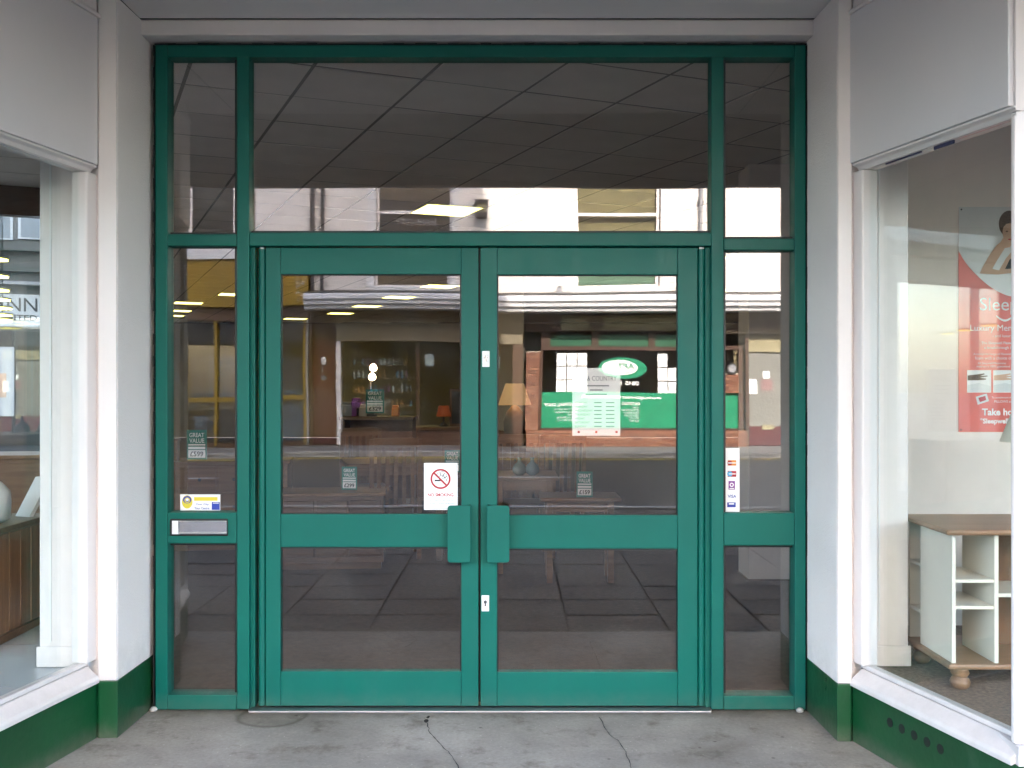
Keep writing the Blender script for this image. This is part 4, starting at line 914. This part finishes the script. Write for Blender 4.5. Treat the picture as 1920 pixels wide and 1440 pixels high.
# ------------------------------------------------------------------ the terrace opposite (seen mirrored in the glass)
DV = 2 * GY - FAC
def OX(x): return (x - 960) * DV / F
def OZ(y): return H + (720 - y) * DV / F
def ob(x0, x1, y0, y1, d0, d1, name, m, par, bev=0):    # d = metres proud of the facade line (towards the street)
    return B(OX(x0), OX(x1), FAC + d0, FAC + d1, max(OZ(y1), -.15), OZ(y0)).build(name, m, par, bevel=bev)
XR = (-1, 0, 0)
def otext(s, xr, y, hpx, m, par, d, wpx=None, bold=0, name='sign_lettering', sp=1):  # xr = pixel of the first letter (right-hand side in the mirror image)
    return text(name, s, wpx * DV / F if wpx else None, hpx * DV / F, (OX(xr), FAC + d, OZ(y)), m, par, xd=XR, bold=bold, spacing=sp)
def far_window(par, x0, x1, y0, y1, d, blind, bars=(), split=None, frame='gloss_white', fw=5):
    """framed window set in the wall: frame ring, sash bars, blind behind glass"""
    f = MB(); a0, a1, z0, z1 = OX(x0), OX(x1), OZ(y1), OZ(y0); t = fw * DV / F
    f.box(a0, a1, FAC + d, FAC + d + .06, z1 - t, z1).box(a0, a1, FAC + d, FAC + d + .06, z0, z0 + t).box(a0, a0 + t, FAC + d, FAC + d + .06, z0 + t, z1 - t).box(a1 - t, a1, FAC + d, FAC + d + .06, z0 + t, z1 - t)
    fo = f.build('window', frame, par)
    for y in bars: B(a0 + t, a1 - t, FAC + d + .01, FAC + d + .075, OZ(y + 3), OZ(y - 3)).build('sash_bar', frame, fo)
    B(a0 + t, a1 - t, FAC + d + .02, FAC + d + .026, z0 + t, z1 - t).build('pane', 'glass_far', fo)
    B(a0 + t, a1 - t, FAC + d - .10, FAC + d - .09, z0 + t, z1 - t).build('blind', blind, fo)
    return fo
def wall_with_holes(par, x0, x1, y0, y1, holes, d0, d1, m, name='wall'):
    """facade wall from vertical strips so that the windows are real openings"""
    xs = sorted({x0, x1} | {h[0] for h in holes} | {h[1] for h in holes}); mb = MB()
    for a, b in zip(xs, xs[1:]):
        hs = sorted([(h[2], h[3]) for h in holes if h[0] <= a and h[1] >= b]); y = y0
        for (p, q) in hs + [(y1, y1)]:
            if p > y: mb.box(OX(a), OX(b), FAC + d0, FAC + d1, OZ(p), OZ(y))
            y = q
    return mb.build(name, m, par)
# --- white terrace house with the recruitment office
tw = thing('white_terrace', (OX(1100), FAC - 3, 0), 'pinkish white terrace building with cornice above two shop fronts across the road', 'building')
holes = [(1075, 1236, 250, 540), (703, 846, 250, 540), (1075, 1236, -150, 110), (703, 846, -150, 110)]
wall_with_holes(tw, 582, 1640, -330, 546, holes, -.25, 0, 'stucco')
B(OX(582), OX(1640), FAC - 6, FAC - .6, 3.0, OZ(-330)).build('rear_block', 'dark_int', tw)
B(OX(582), OX(1640), FAC - 6, FAC + .15, OZ(-330) + .002, OZ(-345)).build('parapet', 'cornice', tw)
w1 = far_window(tw, 1076, 1235, 251, 539, -.20, 'blind', (400,), fw=6)
B(OX(1082), OX(1229), FAC - .285, FAC - .275, OZ(536), OZ(505)).build('lower_panel', 'green_blind', w1)
w2 = far_window(tw, 704, 845, 251, 539, -.20, 'blind_brown', (397,), fw=4)
B(OX(704) + .05, OX(845) - .05, FAC - .272, FAC - .262, OZ(500), OZ(373)).build('interior_shade', 'brownwood', w2)
B(OX(777) - .02, OX(777) + .02, FAC - .19, FAC - .13, OZ(536), OZ(254)).build('glazing_bar', 'brownwood', w2)
text('window_lettering', 'The Beauty Box', OX(842) - OX(718), .18, (OX(842), FAC - .168, OZ(372)), 'dusk', w2, xd=XR)
text('window_lettering', 'HAIR CITY', OX(815) - OX(737), .15, (OX(815), FAC - .168, OZ(420)), 'ink_grey', w2, xd=XR)
for a in (1075, 703):
    far_window(tw, a + 1, a + (160 if a > 1000 else 142), -149, 109, -.20, 'blind', (-20,), fw=6)
ob(1066, 1246, 540, 548, .001, .14, 'window_sill', 'sill_stone', tw, .01); ob(694, 856, 540, 548, .001, .14, 'window_sill', 'sill_stone', tw, .01)
ob(846.5, 860, 250, 540, .001, .03, 'architrave', 'sill_stone', tw); ob(688, 702.5, 250, 540, .001, .03, 'architrave', 'sill_stone', tw)
# cornice with its lead flashing
CPJ = .85
def CZy(y): return H + (720 - y) * (DV - CPJ) / F
MB().profile_x([(FAC + .001, CZy(549)), (FAC + CPJ - .03, CZy(551)), (FAC + CPJ, CZy(554)), (FAC + CPJ, CZy(562)), (FAC + CPJ - .05, CZy(566)), (FAC + CPJ - .06, CZy(572)), (FAC + CPJ - .13, CZy(575)), (FAC + CPJ - .15, CZy(581)), (FAC + .001, CZy(581))], OX(582), OX(1640)).build('cornice', 'cornice', tw)
MB().profile_x([(FAC + .001, CZy(541)), (FAC + .05, CZy(541)), (FAC + CPJ - .02, CZy(549)), (FAC + CPJ - .02, CZy(550.8)), (FAC + .001, CZy(548.8))], OX(582), OX(1640)).build('flashing', 'lead', tw)
for x in (564 + 22, 605): MB().tube((OX(x), FAC + .06, OZ(546)), (OX(x), FAC + .06, OZ(-320)), .045, n=10).build('downpipe', 'pipe', tw)
MB().tube((OX(1312), FAC + .07, OZ(546)), (OX(1312), FAC + .07, OZ(-320)), .045, n=10).build('downpipe', 'pipe_grey', tw)
for y in (380, 250, 100): B(OX(1306), OX(1318), FAC + .001, FAC + .10, OZ(y + 2), OZ(y - 2)).build('pipe_bracket', 'pipe', tw)
# ground floor piers and lintel
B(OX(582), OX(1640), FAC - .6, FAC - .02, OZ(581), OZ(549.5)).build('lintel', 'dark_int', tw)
# back of the shops
for nm, a in (('room_lining', (582, 1640)),):
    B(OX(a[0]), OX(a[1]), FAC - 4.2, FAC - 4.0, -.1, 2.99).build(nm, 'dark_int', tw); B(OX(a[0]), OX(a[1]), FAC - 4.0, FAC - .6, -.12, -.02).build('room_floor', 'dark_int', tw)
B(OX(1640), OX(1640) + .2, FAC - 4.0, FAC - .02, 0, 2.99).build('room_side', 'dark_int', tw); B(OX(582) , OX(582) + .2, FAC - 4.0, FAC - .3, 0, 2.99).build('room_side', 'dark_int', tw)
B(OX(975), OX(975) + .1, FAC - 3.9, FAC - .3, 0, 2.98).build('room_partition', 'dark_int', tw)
# security lamp on the wall
wlp = thing('wall_lantern', (OX(903), FAC, OZ(412)), 'dark box lantern fixed to the white terrace wall', 'wall lamp')
ob(889, 914, 380, 387, .001, .34, 'cap', 'pipe', wlp); ob(893, 910, 387.2, 404, .04, .30, 'glass', 'sign_cream', wlp); ob(890, 912, 404.2, 411, .001, .33, 'tray', 'pipe', wlp); ob(898, 906, 384, 408, .0, .039, 'bracket', 'pipe', wlp)
al = thing('alarm_box', (OX(1046), FAC, OZ(552)), 'small grey alarm box on the wall above the cornice', 'alarm box')
ob(1041, 1051, 537, 549, .02, .13, 'case', 'ink_grey', al, .01); ob(1043, 1049, 534, 538, .0, .019, 'bracket', 'pipe', al)
# --- recruitment office shop front
rs_ = thing('recruitment_shop_front', (OX(1190), FAC, 0), 'brick and glass shop front with green vinyl band and oval logo', 'shop front')
ob(985, 1460, 583, 620, -.3, -.02, 'fascia_back', 'brownwood', rs_)
sg = ob(1050, 1330, 590, 618, -.019, .03, 'sign_board', 'sign_cream', rs_)
for y in (592.5, 613.5): B(OX(1053), OX(1327), FAC + .0305, FAC + .036, OZ(y + 1.5), OZ(y)).build('sign_line', 'sign_gold', sg)
cxx, czz = OX(1117), OZ(603.5)
def ydisc(cx, cz, rx, rz_, Y, th, n=36): return MB().add([(cx + rx * math.cos(2 * math.pi * i / n), Y, cz + rz_ * math.sin(2 * math.pi * i / n)) for i in range(n)] + [(cx + rx * math.cos(2 * math.pi * i / n), Y + th, cz + rz_ * math.sin(2 * math.pi * i / n)) for i in range(n)], [list(range(n)), list(range(n, 2 * n))[::-1]] + [[i, (i + 1) % n, n + (i + 1) % n, n + i] for i in range(n)])
ydisc(cxx, czz, .17, .17, FAC + .037, .02).build('number_roundel', 'brownwood', sg)
text('house_number', '107', .22, .12, (OX(1117) + .11, FAC + .059, czz - .06), 'sign_cream', sg, xd=XR)
sg2 = ob(1345, 1500, 588, 626, -.019, .03, 'sign_board', 'tan_sign', rs_)
otext('MALL', 1460, 620, 26, 'brownwood', rs_, .034, 98, .03)
for a, b in ((1030, 1108), (1122, 1216), (1229, 1330)): ob(a, b, 627, 648, -.16, -.10, 'transom_light', 'transom_green', rs_)
for a, b in ((1012, 1029.5), (1108.5, 1121.5), (1216.5, 1228.5), (1330.5, 1340)): ob(a, b, 620.5, 655, -.18, -.05, 'transom_post', 'brownwood', rs_)
ob(1012, 1392, 648.5, 656, -.17, -.04, 'transom_rail', 'brownwood', rs_)
B(OX(1016), OX(1388), FAC - .12, FAC - .11, OZ(808), OZ(656.3)).build('pane', 'glass_far', rs_)
B(OX(1016), OX(1388), FAC - 1.6, FAC - 1.5, OZ(830), OZ(640)).build('office_screen', 'brownwood', rs_)
ob(1384, 1392, 656.3, 808, -.16, -.04, 'window_post', 'brownwood', rs_); ob(1010, 1015.8, 656.3, 808, -.16, -.04, 'window_post', 'brownwood', rs_)
gb_ = ob(1015.9, 1384, 738, 804, -.109, -.100, 'green_band', 'apt_green', rs_)
ob(1010, 1392, 804.3, 809, -.2, .03, 'window_sill', 'brownwood', rs_)
dd = -.096
otext('www.apt-recruitment.co.uk', 1240, 752, 8.5, 'ink_white', rs_, dd, 152, .02)
otext('CATERING', 1198, 762, 5.5, 'ink_white', rs_, dd, 34, .02); otext('INDUSTRIAL STAFF', 1091, 765, 6, 'ink_white', rs_, dd, 70, .02)
for k, s in enumerate(('Chefs', 'Kitchen Porters', 'Plate Waiters', 'Silver Service', 'Cleaners', 'Bar Staff')): otext('- ' + s, 1198, 768 + 4.9 * k, 3.6, 'ink_white', rs_, dd)
for k, s in enumerate(('Fork Lift Truck Operators', 'Pickers & Packers', 'Loaders', 'Machine Minders', 'General Porters')): otext('- ' + s, 1085, 772.5 + 4.9 * k, 3.8, 'ink_white', rs_, dd)
otext('0845 1', 1197, 724, 8, 'ink_white', rs_, dd, 34, .02)
lo = ydisc(OX(1167), OZ(691), 46 * DV / F, 21 * DV / F, FAC - .105, .008, 48).build('oval_logo', 'apt_green', rs_)
ydisc(OX(1162), OZ(690), 34 * DV / F, 15 * DV / F, FAC - .096, .004, 48).build('oval_centre', 'ink_white', lo)
otext('APT', 1190, 692, 10, 'apt_green', rs_, -.089, 33, .02); otext('Recruitment', 1180, 702, 5, 'ink_grey', rs_, -.089, 40)
for gx, cols in ((1042, ((0, 3), (1, 3), (2, 3))), (1233, ((0, 3), (1, 2)))):
    for c, nr in cols:
        for k in range(nr):
            x = gx + c * 19.8; y = 662 + (3 - nr + k) * 27
            cd = ob(x, x + 18, y, y + 25, -.108, -.103, 'vacancy_card', 'paper', rs_)
            for q in range(4): ob(x + 4, x + 14, y + 5 + q * 4, y + 6 + q * 4, -.1025, -.1015, 'card_text', 'ink_cyan' if q == 0 else 'ink_grey', cd)
# brickwork: single bricks proud of recessed mortar
bw = thing('brick_stall_wall', (OX(1190), FAC, 0), 'low red brick wall and pier under the recruitment office window', 'wall')
BL, BH, GAP = .215, .065, .010
def bricks(xa, xb, za, zb_, yfront, ydep):
    B(xa, xb, yfront - ydep, yfront - .012, za, zb_).build('mortar', 'mortar', bw)
    row = 0; z = za
    while z + BH <= zb_ + .02:
        x = xa - (BL + GAP) / 2 * (row % 2)
        while x < xb:
            a, b = max(x, xa), min(x + BL, xb)
            if b - a > .03:
                key = round(b - a, 3)
                if key not in bricks.me: bricks.me[key] = [B(-key / 2, key / 2, -.05, 0, 0, BH).build('brick', m_, bw, world=False) for m_ in ('brick', 'brick2', 'brick3')]; src = None
                pool = bricks.me[key]; s0 = pool[random.choices((0, 1, 2), (5, 3, 2))[0]]
                o = s0 if not s0.get('used') else s0.copy()
                if o is not s0: COL.objects.link(o)
                s0['used'] = 1
                o.location = ((a + b) / 2 - bw.location.x, yfront - bw.location.y + random.uniform(-.002, .002), z)
            x += BL + GAP
        z += BH + GAP; row += 1
bricks.me = {}
bricks(OX(987), OX(1396), .0, OZ(809.5) - .002, FAC + .06, .2)
bricks(OX(985), OX(1009.5), OZ(809) + .02, OZ(658), FAC + .02, .2)
bricks(OX(1358), OX(1384), OZ(738), OZ(700), FAC - .02, .06)
for lst in list(bricks.me.values()):
    for o in lst:
        if not o.get('used'): bpy.data.objects.remove(o)
for o in bpy.data.objects:
    if 'used' in o: del o['used']
# roundel, panel and doorway beyond the window
rd_ = ydisc(OX(1371), OZ(692), .13, .13, FAC - .03, .05).build('round_badge', 'pipe', rs_); ydisc(OX(1371), OZ(692), .09, .09, FAC + .021, .01).build('badge_centre', 'ink_grey', rd_)
dw_ = thing('grey_shop_door', (OX(1430), FAC, 0), 'grey half glazed door with letter plate beside the brick shop front', 'door')
ob(1404, 1500, 628, 660, -.2, -.12, 'fanlight', 'sign_cream', dw_); ob(1398, 1404, 620.5, 836, -.25, -.06, 'frame', 'brownwood', dw_)
ob(1404.3, 1500, 662, 800, -.22, -.16, 'upper_panel', 'grey_door', dw_); ob(1404.3, 1500, 800.2, 836, -.21, -.15, 'lower_panel', 'maroon', dw_)
ob(1428, 1450, 797, 806, -.149, -.12, 'letter_plate', 'sign_cream', dw_); ob(1405, 1421, 712, 740, -.159, -.150, 'notice', 'paper', dw_); ob(1428, 1450, 712, 732, -.159, -.150, 'notice', 'pink_paper', dw_); ob(1432, 1445, 696, 710, -.159, -.150, 'notice', 'paper', dw_)
# --- the neighbouring salon front with tan sign
sl = thing('salon_shop_front', (OX(780), FAC, 0), 'salon shop front with tan phone number sign and white window frame', 'shop front')
ob(632, 980, 583, 617, -.3, .02, 'sign_board', 'tan_sign', sl)
otext('TT', 866, 609, 22, 'maroon', sl, .024, 34, .0); otext('Phone 023 9266 4544', 806, 606, 13, 'brownwood', sl, .024, 158)
ob(634, 978, 617.3, 644, -.2, .06, 'white_head', 'tan_sign', sl); ob(634, 642, 644.2, 836, -.2, .05, 'window_post', 'gloss_white', sl); ob(960, 978, 644.2, 836, -.2, .05, 'window_post', 'brownwood', sl)
ob(780, 786, 644.2, 812, -.2, -.05, 'mullion', 'brownwood', sl); ob(862, 868, 644.2, 812, -.2, -.05, 'mullion', 'brownwood', sl)
ob(642.3, 959.7, 812.2, 838, -.2, .03, 'stall_riser', 'brownwood', sl)
B(OX(643), OX(959), FAC - .12, FAC - .11, OZ(812), OZ(644.4)).build('pane', 'glass_far', sl)
for y in (688, 712, 738, 765): ob(655, 775, y, y + 2.4, -.75, -.45, 'shelf', 'wood', sl)
for x in (796, 880, 920): ob(x, x + 16, 668, 690, -.13, -.122, 'window_notice', 'paper', sl)
bt = None
for r_ in range(4):
    for k in range(14):
        if random.random() < .15: continue
        m_ = ('ink_cyan', 'ink_purple', 'ink_white', 'ceramic', 'ink_orange')[(k // 3 + r_ * 2) % 5]
        hh = random.uniform(.15, .21); x = OX(660 + k * 8.2); z = OZ((688, 712, 738, 765)[r_])
        o = MB().lathe([(.030, 0), (.032, .01), (.032, hh * .7), (.012, hh * .8), (.012, hh)], (0, 0, 0), 8).build('bottle', m_)
        o.location = (x, FAC - .56, z); tag(o, 'small hair product bottle on the shelves in the salon window', 'bottle', 'bottles on the salon shelves')
# maroon door between salon and yellow shop
md = thing('maroon_door', (OX(608), FAC, 0), 'dark maroon house door between the salon and the yellow shop', 'door')
ob(586, 632, 640, 836, -.25, -.18, 'panel', 'maroon', md); ob(582, 586, 583, 836, -.3, .0, 'frame', 'brownwood', md); ob(586.2, 631.8, 583, 639.6, -.25, -.17, 'fanlight', 'brownwood', md)
ob(603, 612, 673, 687, -.179, -.165, 'notice', 'paper', md); ob(604, 606, 690, 704, -.179, -.16, 'handle', 'alu', md); ob(603, 612, 708, 716, -.179, -.165, 'letter_plate', 'alu', md)
# --- yellow shop to its side
ys = thing('yellow_shop', (OX(440), FAC - 3, 0), 'pale rendered building with bright yellow shop fascia and blue window posters', 'building')
holes = [(352, 440, 250, 462), (352, 440, -150, 60), (455, 545, -150, 60)]
wall_with_holes(ys, 100, 580, -330, 462, holes, -.25, .0, 'stucco')
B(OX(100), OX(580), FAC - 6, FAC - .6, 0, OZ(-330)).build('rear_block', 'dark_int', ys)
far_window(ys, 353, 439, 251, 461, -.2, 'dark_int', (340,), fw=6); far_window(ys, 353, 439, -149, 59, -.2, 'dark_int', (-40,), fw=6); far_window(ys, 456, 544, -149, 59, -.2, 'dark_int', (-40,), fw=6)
ob(100, 580, 462.3, 470, .0, .05, 'sill_course', 'sill_stone', ys); ob(100, 580, 470.2, 487, .0, .22, 'sill_band', 'sill_stone', ys)
ob(330, 579.5, 487.3, 575, -.4, .16, 'yellow_fascia', 'yellow', ys)
for k in range(26):
    x, y = random.uniform(556, 574), random.uniform(512, 572); ob(x, x + random.uniform(1, 3), y, y + random.uniform(1, 3), .161, .163, 'flaked_paint', 'sill_stone', ys)
ob(330, 579.5, 575.3, 600, -.3, .02, 'fascia_soffit', 'brownwood', ys)
for x in (343, 402, 570): ob(x, x + 5, 600.3, 835, -.22, .03, 'mullion', 'yellow', ys)
ob(330, 569, 745, 753, -.2, .01, 'transom', 'yellow', ys); ob(575.3, 579.5, 600.3, 836, -.3, .02, 'pilaster', 'grey_wall', ys)
B(OX(348), OX(570), FAC - .10, FAC - .09, 0, OZ(600.5)).build('pane', 'glass_far', ys)
M['pblue'] = mat('blue_poster_print', (.05, .12, .26), .5, .3, 4, col2=(.16, .24, .34)); M['pdark'] = mat('navy_poster_print', (.02, .035, .08), .5, .3, 5, col2=(.05, .08, .14))
for x0, x1, y0, y1, m_ in ((356, 384, 668, 760, 'pdark'), (386, 440, 666, 754, 'pblue'), (362, 386, 780, 806, 'pblue'), (520, 567, 674, 734, 'pdark'), (512, 568, 735, 828, 'pblue'), (444, 500, 680, 800, 'pblue'), (388, 440, 762, 825, 'pdark')):
    ob(x0, x1, y0, y1, -.12, -.105, 'window_poster', m_, ys)
ob(330, 579.5, 829, 838, -.25, .0, 'stall_riser', 'brownwood', ys); ob(100, 329.5, 487.3, 838, -.5, -.01, 'side_front', 'grey_wall', ys)
